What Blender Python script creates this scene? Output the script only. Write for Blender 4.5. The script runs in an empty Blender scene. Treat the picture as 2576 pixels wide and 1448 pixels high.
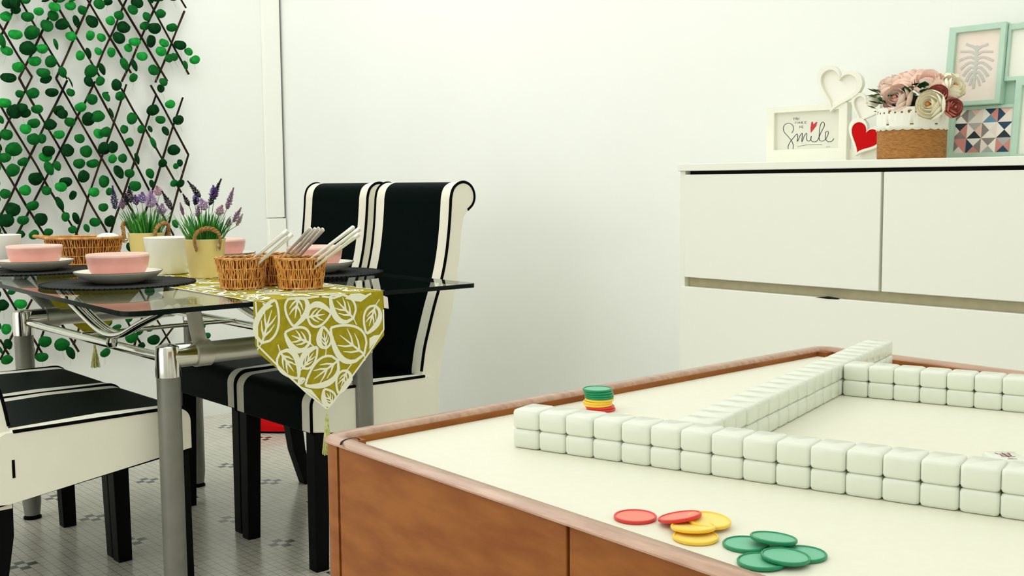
import bpy, math, random
from math import sin, cos, pi, radians, tan, sqrt, atan2
from mathutils import Vector, Matrix

scene = bpy.context.scene
COL = scene.collection
V = Vector

# ------------------------------------------------------------------ camera
# world: metres, z up; X runs along the trellis wall, Y along the cabinet wall
F_PX, PITCH, ROLL, YAW, EYE = 2829.1, radians(5.3407), radians(-0.458), radians(48.807), 1.01
FWD = V((cos(PITCH) * cos(YAW), cos(PITCH) * sin(YAW), -sin(PITCH)))
R0 = V((sin(YAW), -cos(YAW), 0))
U0 = R0.cross(FWD)
RGT = cos(ROLL) * R0 + sin(ROLL) * U0
UP = -sin(ROLL) * R0 + cos(ROLL) * U0
CAM = V((0, 0, EYE))
cd = bpy.data.cameras.new('camera')
cd.sensor_width = 36
cd.lens = F_PX * 36 / 2576
cd.clip_start = 0.02
cam = bpy.data.objects.new('camera', cd)
COL.objects.link(cam)
m = Matrix((RGT, UP, -FWD)).transposed().to_4x4()
m.translation = CAM
cam.matrix_world = m
scene.camera = cam

# ------------------------------------------------------------------ view, world, lights
scene.view_settings.view_transform = 'Standard'
scene.view_settings.look = 'None'
scene.view_settings.gamma = 1
scene.view_settings.exposure = 0.12
scene.view_settings.use_curve_mapping = False
w = bpy.data.worlds.new('room_air')
scene.world = w
w.use_nodes = True
w.node_tree.nodes['Background'].inputs[0].default_value = (0.93, 1.0, 0.94, 1)
w.node_tree.nodes['Background'].inputs[1].default_value = 0.3


def area(name, loc, rot, sx, sy, power, col=(1, 1, 1)):
    l = bpy.data.lights.new(name, 'AREA')
    l.shape = 'RECTANGLE'
    l.size, l.size_y, l.energy, l.color = sx, sy, power, col
    o = bpy.data.objects.new(name, l)
    o.location = loc
    o.rotation_euler = rot
    COL.objects.link(o)
    return o


area('overhead_fill', (0.2, 1.6, 2.78), (0, 0, 0), 4.4, 5.6, 48, (1, 1, 1))  # overhead light widened to nearly the whole ceiling for flat fill
area('overhead_fill', (1.45, 3.3, 2.77), (0, 0, 0), 1.6, 1.6, 12, (1, 1, 1))  # extra fill added to brighten the dining corner
area('fill_light', (-2.15, 2.7, 1.25), (0, radians(-90), 0), 2.1, 3.4, 30, (1, 1, 1))  # added fill from the left wall, no window is modelled there
area('fill_light', (0.2, -1.55, 1.55), (radians(90), 0, 0), 3.2, 1.7, 2, (1, 1, 1))  # weak fill added behind the camera, not an actual window
scene.cycles.max_bounces = 14
scene.cycles.diffuse_bounces = 8
scene.cycles.transparent_max_bounces = 16


# ------------------------------------------------------------------ pixel helpers (where a measured point of the photo stands)
def ray(x, y):
    return FWD + RGT * ((x - 1288) / F_PX) - UP * ((y - 724) / F_PX)


def onx(x, y, X):
    d = ray(x, y)
    return CAM + d * (X / d.x)


def ony(x, y, Y):
    d = ray(x, y)
    return CAM + d * (Y / d.y)


def onz(x, y, Z):
    d = ray(x, y)
    return CAM + d * ((Z - EYE) / d.z)


def atd(x, y, dist):
    d = ray(x, y)
    return CAM + d * (dist / math.hypot(d.x, d.y))


# ------------------------------------------------------------------ materials
def srgb(r, g, b):
    f = lambda c: (c / 255 / 12.92) if c / 255 <= 0.04045 else ((c / 255 + 0.055) / 1.055) ** 2.4
    return (f(r), f(g), f(b), 1)


MATS = {}


def mat(name, col, rough=0.5, metal=0.0, spec=0.5, var=0.0, vscale=20, bump=0.0, bscale=60, stretch=(1, 1, 1), col2=None, coat=0.0, trans=0.0):
    if name in MATS:
        return MATS[name]
    mt = bpy.data.materials.new(name)
    mt.use_nodes = True
    nt = mt.node_tree
    b = nt.nodes['Principled BSDF']
    b.inputs['Base Color'].default_value = col
    b.inputs['Roughness'].default_value = rough
    b.inputs['Metallic'].default_value = metal
    b.inputs['Specular IOR Level'].default_value = spec
    b.inputs['Coat Weight'].default_value = coat
    tc = nt.nodes.new('ShaderNodeTexCoord')
    mp = nt.nodes.new('ShaderNodeMapping')
    mp.inputs['Scale'].default_value = stretch
    nt.links.new(tc.outputs['Object'], mp.inputs['Vector'])
    if var > 0 or col2:
        n = nt.nodes.new('ShaderNodeTexNoise')
        n.inputs['Scale'].default_value = vscale
        n.inputs['Detail'].default_value = 4
        nt.links.new(mp.outputs[0], n.inputs['Vector'])
        r = nt.nodes.new('ShaderNodeValToRGB')
        c2 = col2 or tuple(c * (1 - var) for c in col[:3]) + (1,)
        r.color_ramp.elements[0].position = 0.35
        r.color_ramp.elements[1].position = 0.65
        r.color_ramp.elements[0].color = c2
        r.color_ramp.elements[1].color = col
        nt.links.new(n.outputs['Fac'], r.inputs['Fac'])
        nt.links.new(r.outputs['Color'], b.inputs['Base Color'])
    if bump > 0:
        n2 = nt.nodes.new('ShaderNodeTexNoise')
        n2.inputs['Scale'].default_value = bscale
        n2.inputs['Detail'].default_value = 5
        nt.links.new(mp.outputs[0], n2.inputs['Vector'])
        bp = nt.nodes.new('ShaderNodeBump')
        bp.inputs['Strength'].default_value = bump
        bp.inputs['Distance'].default_value = 0.002
        nt.links.new(n2.outputs['Fac'], bp.inputs['Height'])
        nt.links.new(bp.outputs['Normal'], b.inputs['Normal'])
    MATS[name] = mt
    return mt


WALL = mat('wall_paint', srgb(242, 244, 240), 0.75, spec=0.2, bump=0.25, bscale=14, var=0.02, vscale=2)
WALLT = mat('trim_paint', srgb(245, 246, 240), 0.55, spec=0.3, bump=0.1, bscale=10)
GAP = mat('dark_gap', srgb(30, 28, 24), 0.9, spec=0.1)
CABW = mat('cabinet_white', srgb(235, 236, 225), 0.45, spec=0.3, bump=0.03, bscale=150)
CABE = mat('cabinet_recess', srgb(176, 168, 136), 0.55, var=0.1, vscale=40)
BEIGE = mat('laminate_cream', srgb(230, 229, 212), 0.42, spec=0.35, bump=0.04, bscale=260, var=0.02, vscale=120)
WOOD = mat('brown_wood', srgb(154, 92, 38), 0.5, spec=0.2, col2=srgb(134, 74, 28), vscale=14, stretch=(1.2, 1.2, 4), bump=0.12, bscale=50)
WOODR = mat('rim_wood_glare', srgb(190, 152, 128), 0.28, spec=0.8, col2=srgb(166, 124, 100), vscale=9, stretch=(14, 2, 14), bump=0.15, bscale=60)  # brown wood with the glare on the rim lightened into its colour
TILE = mat('tile_resin', srgb(225, 229, 216), 0.2, spec=0.5, var=0.02, vscale=60)
TILEF = mat('tile_face', srgb(244, 240, 220), 0.2, spec=0.5)
REDP = mat('red_paint', srgb(196, 30, 36), 0.5)
WLEA = mat('white_leather', srgb(240, 237, 221), 0.5, spec=0.25, bump=0.18, bscale=180, var=0.03, vscale=9)
BLEA = mat('black_leather', (0.0004, 0.0032, 0.0026, 1), 0.5, spec=0.02, bump=0.15, bscale=220)
PIPE = mat('black_piping', (0.0015, 0.0015, 0.002, 1), 0.7, spec=0.05)
BWOOD = mat('black_lacquer', (0.0012, 0.0012, 0.0012, 1), 0.5, spec=0.08)
CHROME = mat('chrome', srgb(222, 220, 212), 0.14, metal=1.0, bump=0.05, bscale=12)
SATIN = mat('satin_chrome', srgb(208, 206, 198), 0.32, metal=0.85, bump=0.05, bscale=40)
STEELG = mat('grey_leg_paint', srgb(128, 127, 119), 0.4, metal=0.35, bump=0.1, bscale=60, var=0.15, vscale=14)
STEEL = mat('cutlery_steel', srgb(226, 225, 218), 0.25, metal=0.6)
PINK = mat('pink_glaze', srgb(236, 172, 164), 0.35, spec=0.4, col2=srgb(230, 162, 150), vscale=18, coat=0.2)
PINKL = mat('pink_glaze_rim', srgb(244, 208, 196), 0.28, coat=0.2, var=0.02)
PLATE = mat('plate_glaze', srgb(222, 221, 208), 0.4, spec=0.4, var=0.08, vscale=90, bump=0.05, bscale=120)
PLATEI = mat('plate_inside', srgb(240, 240, 226), 0.25, coat=0.2)
PLATER = mat('plate_rim_line', srgb(70, 74, 70), 0.5)
MATB = mat('black_straw', (0.003, 0.005, 0.005, 1), 0.6, spec=0.25, bump=0.8, bscale=240, var=0.5, vscale=200)
WICK = mat('wicker_strand', srgb(232, 172, 92), 0.35, spec=0.6, col2=srgb(198, 122, 46), vscale=70)
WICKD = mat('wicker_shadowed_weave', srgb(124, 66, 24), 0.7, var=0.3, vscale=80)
WICKL = mat('wicker_rim_strand', srgb(222, 170, 96), 0.45, col2=srgb(184, 118, 52), vscale=50)
CREAM = mat('cream_tin', srgb(244, 226, 156), 0.4, spec=0.4, col2=srgb(240, 220, 148), vscale=6)
CREAMI = mat('cream_tin_rim', srgb(236, 226, 190), 0.35)
WPOT = mat('white_ceramic', srgb(250, 250, 242), 0.2, coat=0.3)
ROPE = mat('jute_rope', srgb(184, 146, 96), 0.85, spec=0.1, col2=srgb(140, 98, 52), vscale=120, bump=0.7, bscale=260)
SOIL = mat('moss_fill', srgb(24, 70, 30), 0.9, var=0.5, vscale=80)
GRS = mat('grass_blade', srgb(20, 140, 34), 0.5, col2=srgb(10, 84, 24), vscale=30)
GRS2 = mat('grass_blade_light', srgb(96, 184, 60), 0.5, var=0.3, vscale=30)
LEAF = [mat('leaf_light', srgb(22, 150, 56), 0.6, spec=0.15, col2=srgb(8, 122, 36), vscale=60),
        mat('leaf_mid', srgb(6, 100, 30), 0.6, spec=0.12, col2=srgb(4, 84, 28), vscale=60),
        mat('leaf_dark', srgb(2, 62, 20), 0.65, spec=0.08, col2=srgb(2, 42, 16), vscale=60)]
TWIG = mat('trellis_willow', srgb(22, 20, 16), 0.8, spec=0.1, col2=srgb(60, 46, 30), vscale=9, bump=0.4, bscale=60)
VINE = mat('vine_wire', srgb(190, 186, 160), 0.7)
OLIVE = mat('runner_olive', srgb(172, 158, 34), 0.85, spec=0.15, col2=srgb(158, 144, 26), vscale=60, bump=0.3, bscale=900)
RWHT = mat('runner_white_print', srgb(242, 242, 218), 0.85, spec=0.15, bump=0.2, bscale=900)
TASS = mat('tassel_yarn', srgb(214, 216, 150), 0.8, col2=srgb(166, 172, 84), vscale=120)
TAG = mat('cotton_tag', srgb(232, 226, 210), 0.8)
RCHIP = mat('red_plastic', srgb(222, 52, 44), 0.3, spec=0.5)
RCHIPI = mat('red_plastic_face', srgb(240, 126, 108), 0.4)
YCHIP = mat('yellow_plastic', srgb(250, 206, 66), 0.3, spec=0.5)
YCHIPI = mat('yellow_plastic_face', srgb(250, 222, 116), 0.4)
GCHIP = mat('green_plastic', srgb(10, 136, 88), 0.3, spec=0.5)
GCHIPI = mat('green_plastic_face', srgb(104, 186, 150), 0.4)
FRW = mat('frame_white', srgb(236, 236, 222), 0.45, var=0.02)
PAPER = mat('print_paper', srgb(222, 222, 208), 0.6)
PAPERW = mat('print_paper_white', srgb(240, 238, 228), 0.5)
INK = mat('ink_black', srgb(24, 28, 28), 0.7)
REDH = mat('heart_red', srgb(196, 0, 6), 0.6, spec=0.1)
MINT = mat('mint_paint', srgb(184, 214, 196), 0.45, var=0.05, vscale=30)
BURL = mat('burlap', srgb(190, 134, 72), 0.9, col2=srgb(150, 100, 46), vscale=90, stretch=(1, 1, 6), bump=1.0, bscale=160)
LACE = mat('lace_cotton', srgb(238, 238, 226), 0.85, bump=0.5, bscale=200)
FPINK = mat('petal_pink', srgb(250, 218, 204), 0.8, spec=0.1, col2=srgb(252, 236, 224), vscale=40)
FCREAM = mat('petal_cream', srgb(255, 251, 232), 0.8, spec=0.1, var=0.02)
FDEEP = mat('petal_rose', srgb(214, 130, 118), 0.7, var=0.1)
FSTAM = mat('stamen_orange', srgb(214, 130, 30), 0.7)
FOLI = mat('bouquet_foliage', srgb(64, 104, 52), 0.7, spec=0.1, col2=srgb(22, 52, 22), vscale=40)
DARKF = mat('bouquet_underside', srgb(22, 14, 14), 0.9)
LAV = {k: mat('lavender_' + k, srgb(*c), 0.75, var=0.25, vscale=80) for k, c in dict(
    dark=(46, 30, 58), violet=(128, 90, 178), lilac=(206, 172, 216), mauve=(172, 138, 168), indigo=(62, 56, 116), pale=(206, 190, 194), rose=(212, 168, 190)).items()}


def floor_material():
    mt = bpy.data.materials.new('mosaic_floor')
    mt.use_nodes = True
    nt = mt.node_tree
    N, L = nt.nodes, nt.links
    b = N['Principled BSDF']
    tc = N.new('ShaderNodeTexCoord')
    sx = N.new('ShaderNodeSeparateXYZ')
    L.new(tc.outputs['Object'], sx.inputs[0])

    def mth(op, a, bb=None, c=None):
        n = N.new('ShaderNodeMath')
        n.operation = op
        for i, v in enumerate((a, bb, c)):
            if v is None:
                continue
            if isinstance(v, (int, float)):
                n.inputs[i].default_value = v
            else:
                L.new(v, n.inputs[i])
        return n.outputs[0]
    T = 0.305 / 12
    cells, fr = [], []
    for ax, off in ((0, 1.55), (1, 2.77)):
        u = mth('MULTIPLY', mth('SUBTRACT', sx.outputs[ax], off - 6.5 * T - 3.05), 1 / T)
        fr.append(mth('FRACT', u))
        cells.append(mth('ABSOLUTE', mth('SUBTRACT', mth('FLOOR', mth('MODULO', u, 12.0)), 6.0)))
    motif = mth('COMPARE', mth('ADD', cells[0], cells[1]), 1.0, 0.1)
    g = None
    for f_ in fr:
        e = mth('GREATER_THAN', mth('ABSOLUTE', mth('SUBTRACT', f_, 0.5)), 0.455)
        g = e if g is None else mth('MAXIMUM', g, e)
    n1 = N.new('ShaderNodeTexNoise')
    n1.inputs['Scale'].default_value = 9
    n1.inputs['Detail'].default_value = 6
    L.new(tc.outputs['Object'], n1.inputs['Vector'])
    wn = N.new('ShaderNodeTexWhiteNoise')
    wn.noise_dimensions = '3D'
    sn = N.new('ShaderNodeVectorMath')
    sn.operation = 'SNAP'
    sn.inputs[1].default_value = (T, T, 1)
    L.new(tc.outputs['Object'], sn.inputs[0])
    L.new(sn.outputs[0], wn.inputs['Vector'])
    mx = N.new('ShaderNodeMix')
    mx.data_type = 'RGBA'
    mx.inputs[6].default_value = srgb(206, 203, 190)
    mx.inputs[7].default_value = srgb(222, 216, 204)
    L.new(wn.outputs['Value'], mx.inputs[0])
    mx2 = N.new('ShaderNodeMix')
    mx2.data_type = 'RGBA'
    L.new(mth('MULTIPLY', n1.outputs['Fac'], 0.5), mx2.inputs[0])
    L.new(mx.outputs[2], mx2.inputs[6])
    mx2.inputs[7].default_value = srgb(176, 176, 166)
    mx3 = N.new('ShaderNodeMix')
    mx3.data_type = 'RGBA'
    L.new(motif, mx3.inputs[0])
    L.new(mx2.outputs[2], mx3.inputs[6])
    mx3.inputs[7].default_value = srgb(58, 70, 70)
    mx4 = N.new('ShaderNodeMix')
    mx4.data_type = 'RGBA'
    L.new(mth('MULTIPLY', g, 0.7), mx4.inputs[0])
    L.new(mx3.outputs[2], mx4.inputs[6])
    mx4.inputs[7].default_value = srgb(120, 116, 104)
    L.new(mx4.outputs[2], b.inputs['Base Color'])
    b.inputs['Roughness'].default_value = 0.22
    bp = N.new('ShaderNodeBump')
    bp.inputs['Strength'].default_value = 0.25
    bp.inputs['Distance'].default_value = 0.001
    L.new(mth('SUBTRACT', 1.0, g), bp.inputs['Height'])
    L.new(bp.outputs['Normal'], b.inputs['Normal'])
    return mt


def glass_material():
    mt = bpy.data.materials.new('tinted_glass')
    mt.use_nodes = True
    nt = mt.node_tree
    N, L = nt.nodes, nt.links
    N.remove(N['Principled BSDF'])
    out = [n for n in N if n.type == 'OUTPUT_MATERIAL'][0]
    tr = N.new('ShaderNodeBsdfTransparent')
    tr.inputs[0].default_value = (0.86, 0.90, 0.88, 1)
    gl = N.new('ShaderNodeBsdfGlossy')
    gl.inputs[0].default_value = (0.95, 0.98, 0.96, 1)
    gl.inputs['Roughness'].default_value = 0.01
    fr = N.new('ShaderNodeFresnel')
    fr.inputs[0].default_value = 1.45
    mx = N.new('ShaderNodeMixShader')
    L.new(fr.outputs[0], mx.inputs[0])
    L.new(tr.outputs[0], mx.inputs[1])
    L.new(gl.outputs[0], mx.inputs[2])
    L.new(mx.outputs[0], out.inputs[0])
    return mt


GLASS = glass_material()
GLUND = bpy.data.materials.new('glass_underside')
GLUND.use_nodes = True
_n = GLUND.node_tree
_t = _n.nodes.new('ShaderNodeBsdfTransparent')
_t.inputs[0].default_value = (0.93, 0.96, 0.94, 1)
_n.nodes.remove(_n.nodes['Principled BSDF'])
_n.links.new(_t.outputs[0], [q for q in _n.nodes if q.type == 'OUTPUT_MATERIAL'][0].inputs[0])
GLEDGE = mat('glass_edge', srgb(4, 16, 14), 0.3, spec=0.1)


# ------------------------------------------------------------------ mesh builder
class MB:
    def __init__(self):
        self.v, self.f, self.m = [], [], []

    def add(self, vs, fs, mi=0):
        o = len(self.v)
        self.v += [tuple(p) for p in vs]
        self.f += [tuple(i + o for i in q) for q in fs]
        self.m += [mi] * len(fs)
        return self

    def box(self, a, b, mi=0, M=None):
        x0, y0, z0 = a
        x1, y1, z1 = b
        vs = [V(p) for p in ((x0, y0, z0), (x1, y0, z0), (x1, y1, z0), (x0, y1, z0), (x0, y0, z1), (x1, y0, z1), (x1, y1, z1), (x0, y1, z1))]
        if M:
            vs = [M @ p for p in vs]
        return self.add(vs, [(0, 3, 2, 1), (4, 5, 6, 7), (0, 1, 5, 4), (1, 2, 6, 5), (2, 3, 7, 6), (3, 0, 4, 7)], mi)

    def tube(self, pts, r, n=12, mi=0, cap=True, flat=1.0, up=None):
        pts = [V(p) for p in pts]
        rs = r if isinstance(r, (list, tuple)) else [r] * len(pts)
        rings = []
        t0 = (pts[1] - pts[0]).normalized()
        u = V(up) if up else (V((0, 0, 1)) if abs(t0.z) < 0.9 else V((1, 0, 0)))
        u = (u - t0 * u.dot(t0)).normalized()
        for i, p in enumerate(pts):
            t = (pts[min(i + 1, len(pts) - 1)] - pts[max(i - 1, 0)])
            t = t.normalized() if t.length > 1e-9 else t0
            u = (u - t * u.dot(t))
            u = u.normalized() if u.length > 1e-6 else t.orthogonal().normalized()
            s = t.cross(u)
            rings.append([p + (u * cos(2 * pi * k / n) * flat + s * sin(2 * pi * k / n)) * rs[i] for k in range(n)])
        vs = [q for rg in rings for q in rg]
        fs = []
        for i in range(len(pts) - 1):
            for k in range(n):
                a, b = i * n + k, i * n + (k + 1) % n
                fs.append((a, b, b + n, a + n))
        if cap:
            fs.append(tuple(range(n))[::-1])
            fs.append(tuple((len(pts) - 1) * n + k for k in range(n)))
        return self.add(vs, fs, mi)

    def lathe(self, prof, n=40, c=(0, 0, 0), mi=0, mis=None, sx=1.0, sy=1.0, M=None):
        c = V(c)
        vs = []
        for r, z in prof:
            for k in range(n):
                p = V((r * cos(2 * pi * k / n) * sx, r * sin(2 * pi * k / n) * sy, z))
                vs.append((M @ p if M else p) + c)
        base = len(self.v)
        self.v += [tuple(p) for p in vs]
        for i in range(len(prof) - 1):
            for k in range(n):
                a, b = i * n + k, i * n + (k + 1) % n
                self.f.append((base + a, base + b, base + b + n, base + a + n))
                self.m.append(mis[i] if mis else mi)
        if prof[0][0] > 1e-5:
            self.f.append(tuple(base + k for k in range(n))[::-1])
            self.m.append(mis[0] if mis else mi)
        if prof[-1][0] > 1e-5:
            self.f.append(tuple(base + (len(prof) - 1) * n + k for k in range(n)))
            self.m.append(mis[-1] if mis else mi)
        return self

    def prism(self, poly, ax, a, b, mi=0, M=None):
        """polygon extruded along ax; poly gives the other two coordinates in order."""
        def P(q, t):
            p = list(q)
            p.insert(ax, t)
            return M @ V(p) if M else V(p)
        n = len(poly)
        vs = [P(q, a) for q in poly] + [P(q, b) for q in poly]
        fs = [tuple(range(n)), tuple(range(n, 2 * n))[::-1]] + [(i, i + n, (i + 1) % n + n, (i + 1) % n) for i in range(n)]
        return self.add(vs, fs, mi)

    def build(self, name, mats, parent=None, bevel=0, seg=2, angle=38, fix=True):
        me = bpy.data.meshes.new(name)
        me.from_pydata(self.v, [], self.f)
        if not isinstance(mats, (list, tuple)):
            mats = [mats]
        for q in mats:
            me.materials.append(q)
        me.polygons.foreach_set('material_index', self.m)
        if fix:
            import bmesh
            bm = bmesh.new()
            bm.from_mesh(me)
            bmesh.ops.recalc_face_normals(bm, faces=bm.faces)
            bm.to_mesh(me)
            bm.free()
        me.shade_smooth()
        me.set_sharp_from_angle(angle=radians(angle))
        o = bpy.data.objects.new(name, me)
        COL.objects.link(o)
        if parent:
            o.parent = parent
        if bevel:
            md = o.modifiers.new('bevel', 'BEVEL')
            md.width, md.segments, md.limit_method, md.angle_limit = bevel, seg, 'ANGLE', radians(40)
        return o


def empty(name, label, cat, loc=(0, 0, 0), rz=0, group=None):
    o = bpy.data.objects.new(name, None)
    o.empty_display_size = 0.05
    COL.objects.link(o)
    o.location = loc
    o.rotation_euler = (0, 0, rz)
    o['label'] = label
    o['category'] = cat
    if group:
        o['group'] = group
    return o


def tag(o, label, cat, group=None):
    o['label'] = label
    o['category'] = cat
    if group:
        o['group'] = group
    return o


def struct(o):
    o['kind'] = 'structure'
    return o


def dup(root, loc=None, rot=None, label=None, group=None):
    r = root.copy()
    COL.objects.link(r)
    if loc is not None:
        r.location = loc
    if rot is not None:
        r.rotation_euler = rot if isinstance(rot, (tuple, list)) else (0, 0, rot)
    if label:
        r['label'] = label
    if group:
        r['group'] = group
    for ch in list(root.children):
        c = ch.copy()
        COL.objects.link(c)
        c.parent = r
        for g in list(ch.children):
            d = g.copy()
            COL.objects.link(d)
            d.parent = c
    return r


def arc(cx, cy, r, a0, a1, n):
    return [(cx + r * cos(radians(a0 + (a1 - a0) * i / n)), cy + r * sin(radians(a0 + (a1 - a0) * i / n))) for i in range(n + 1)]


def smooth(pts, k=6, closed=False):
    """Catmull-Rom through the points."""
    P = [V(p) for p in pts]
    n = len(P)
    out = []
    rng = range(n) if closed else range(n - 1)
    for i in rng:
        p0 = P[(i - 1) % n] if closed or i > 0 else P[0]
        p1, p2 = P[i], P[(i + 1) % n]
        p3 = P[(i + 2) % n] if closed or i + 2 < n else P[-1]
        for j in range(k):
            t = j / k
            out.append(0.5 * ((2 * p1) + (p2 - p0) * t + (2 * p0 - 5 * p1 + 4 * p2 - p3) * t * t + (3 * p1 - p0 - 3 * p2 + p3) * t ** 3))
    if not closed:
        out.append(P[-1])
    return out


ORD = ['first', 'second', 'third', 'fourth', 'fifth', 'sixth', 'seventh', 'eighth', 'ninth', 'tenth', 'eleventh', 'twelfth', 'thirteenth', 'fourteenth',
       'fifteenth', 'sixteenth', 'seventeenth', 'eighteenth', 'nineteenth', 'twentieth', 'twenty-first', 'twenty-second']

# ================================================================== ROOM
XW, YW, XB, YB, HC = 2.608, 4.55, -2.2, -1.6, 2.8
floor = struct(MB().box((XB, YB, -0.1), (XW, YW, 0)).build('floor', floor_material()))
struct(MB().box((XW, YB, 0), (XW + 0.1, YW + 0.1, HC)).build('wall_right', WALL))
struct(MB().box((XB - 0.1, YW, 0), (XW, YW + 0.1, HC)).build('wall_back', WALL))
struct(MB().box((XB - 0.1, YB - 0.1, 0), (XB, YW, HC)).build('wall_left', WALL))
struct(MB().box((XB, YB - 0.1, 0), (XW + 0.1, YB, HC)).build('wall_front', WALL))
struct(MB().box((XB - 0.1, YB - 0.1, HC), (XW + 0.1, YW + 0.1, HC + 0.1)).build('ceiling', WALL))
t1 = MB().box((2.512, YW - 0.022, 0.862), (2.596, YW, HC))
t1.box((2.512, YW - 0.026, 0.0), (2.600, YW, 0.858))
struct(t1.build('trim_1', WALLT, bevel=0.003))
struct(MB().box((2.598, YW - 0.010, 0.84), (2.6022, YW, HC)).build('trim_2', GAP))

# ================================================================== CABINET
cabx, cy0, cy1 = 2.208, 0.66, 1.876
cab = empty('sideboard_cabinet', 'long matt white sideboard cabinet standing against the right wall', 'cabinet', (cabx, (cy0 + cy1) / 2, 0))


def cb(x0, y0, z0, x1, y1, z1):
    yc = (cy0 + cy1) / 2
    return (x0 - cabx, y0 - yc, z0), (x1 - cabx, y1 - yc, z1)


b = MB()
b.box(*cb(cabx + 0.004, cy1 - 0.017, 0.05, XW - 0.004, cy1, 1.036))
b.box(*cb(cabx + 0.004, cy0, 0.05, XW - 0.004, cy0 + 0.017, 1.036))
b.box(*cb(cabx + 0.03, cy0 + 0.017, 0.05, XW - 0.01, cy1 - 0.017, 0.09))
b.build('carcass', CABW, cab, bevel=0.001)
MB().box(*cb(cabx - 0.004, cy0 - 0.002, 1.036, XW - 0.004, cy1 + 0.002, 1.054)).build('top_panel', CABW, cab, bevel=0.0015)
b = MB()
b.box(*cb(cabx + 0.024, cy0 + 0.017, 0.09, cabx + 0.03, cy1 - 0.017, 0.735))
b.box(*cb(cabx + 0.024, cy0 + 0.017, 0.778, cabx + 0.03, cy1 - 0.017, 1.036))
b.build('shadow_gap', GAP, cab)
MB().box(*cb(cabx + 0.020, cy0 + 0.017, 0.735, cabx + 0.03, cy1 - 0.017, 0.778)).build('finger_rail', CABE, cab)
for ya, yb in ((1.310, 1.858), (0.69, 1.3035)):
    MB().box(*cb(cabx, ya, 0.768, cabx + 0.018, yb, 1.027)).build('door', CABW, cab, bevel=0.0015)
MB().box(*cb(cabx, 0.69, 0.42, cabx + 0.018, 1.866, 0.744)).build('drawer', CABW, cab, bevel=0.0015)
MB().box(*cb(cabx, 0.69, 0.09, cabx + 0.018, 1.866, 0.414)).build('drawer', CABW, cab, bevel=0.0015)
nt_ = MB()
pa = onx(2052, 741, cabx - 0.0006)
pb = onx(2112, 746, cabx - 0.0006)
yc_ = (cy0 + cy1) / 2
nt_.prism([(pa.y - yc_, 0.7435), ((pa.y + pb.y) / 2 - yc_ + 0.005, 0.7470), (pb.y - yc_, 0.7435), ((pa.y + pb.y) / 2 - yc_, 0.7425)], 0, -0.0006, 0.012)
nt_.build('dark_sliver', GAP, cab)  # small black sliver along the lower drawer's top edge

# ------------------------------------------------------------------ smile frame with hearts
FX = 2.402


def heart(n=40, s=1.0):
    out = []
    for i in range(n):
        t = 2 * pi * i / n
        out.append((s * 16 * sin(t) ** 3 / 16, s * (13 * cos(t) - 5 * cos(2 * t) - 2 * cos(3 * t) - cos(4 * t)) / 16))
    return out


def ring_x(mb, outer, inner, x0, x1, mi=0):
    """frame between two closed loops of (y,z) with equal counts, facing -X; x0 front, x1 back."""
    n = len(outer)
    vs = [(x0, *p) for p in outer] + [(x0, *p) for p in inner] + [(x1, *p) for p in outer] + [(x1, *p) for p in inner]
    fs = []
    for i in range(n):
        j = (i + 1) % n
        fs += [(i, j, n + j, n + i), (2 * n + i, 2 * n + j, j, i), (n + i, n + j, 3 * n + j, 3 * n + i), (3 * n + i, 3 * n + j, 2 * n + j, 2 * n + i)]
    mb.add(vs, fs, mi)


def rect(y0, z0, y1, z1):
    return [(y0, z0), (y1, z0), (y1, z1), (y0, z1)]


def stroke_x(mb, pts, x, wd, mi=0, X2=None):
    """flat ink ribbon on a plane of constant X."""
    P = pts
    vs, fs = [], []
    for i, p in enumerate(P):
        t = V(P[min(i + 1, len(P) - 1)]) - V(P[max(i - 1, 0)])
        t = t.normalized() if t.length > 0 else V((1, 0))
        nrm = V((-t.y, t.x))
        ww = wd * (0.75 + 0.5 * abs(t.y))
        for s in (-1, 1):
            q = V(p) + nrm * ww * s / 2
            vs.append((x, q.x, q.y))
    for i in range(len(P) - 1):
        fs.append((2 * i, 2 * i + 1, 2 * i + 3, 2 * i + 2))
    mb.add(vs, fs, mi)


fr = empty('photo_frame', 'white frame reading Smile with heart-shaped frames joined at its right', 'picture frame', (FX, 1.6, 1.054))
OFF = V((FX, 1.6, 1.054))


def z1(x, y):  # zoomed reading -> (y,z) on the frame plane, local
    p = onx(1900 + x / 5.569, 160 + y / 5.569, FX) - OFF
    return (p.y, p.z)


a1, a2 = z1(165, 0)[0], z1(1300, 0)[0]
zb, zt_ = 0.0, z1(600, 580)[1]
i1, i2 = z1(272, 0)[0], z1(1180, 0)[0]
ib, it = z1(600, 1200)[1], z1(600, 672)[1]
b = MB()
ring_x(b, rect(a2, zb, a1, zt_), rect(i2, ib, i1, it), 0, 0.022)
b.build('frame', FRW, fr, bevel=0.0015)
MB().box((0.010, i2, ib), (0.016, i1, it)).build('print', PAPER, fr)
ink = MB()
XP = 0.0095
S = [(480, 970), (503, 920), (490, 860), (440, 832), (385, 850), (360, 900), (375, 960), (420, 1010), (475, 1080), (500, 1140), (495, 1195)]
S2 = [(430, 1195), (430, 1150), (460, 1090), (500, 1040), (548, 985), (562, 1010), (558, 1090), (598, 1005), (628, 975), (620, 1095), (658, 1005), (690, 975), (688, 1060), (715, 1085),
      (745, 1060), (752, 1010), (748, 1070), (790, 1095), (840, 1070), (890, 960), (937, 860), (915, 815), (880, 860), (865, 960), (865, 1060), (900, 1085), (950, 1060), (988, 990),
      (985, 945), (955, 960), (950, 1040), (985, 1090), (1040, 1085), (1070, 1045)]
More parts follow.
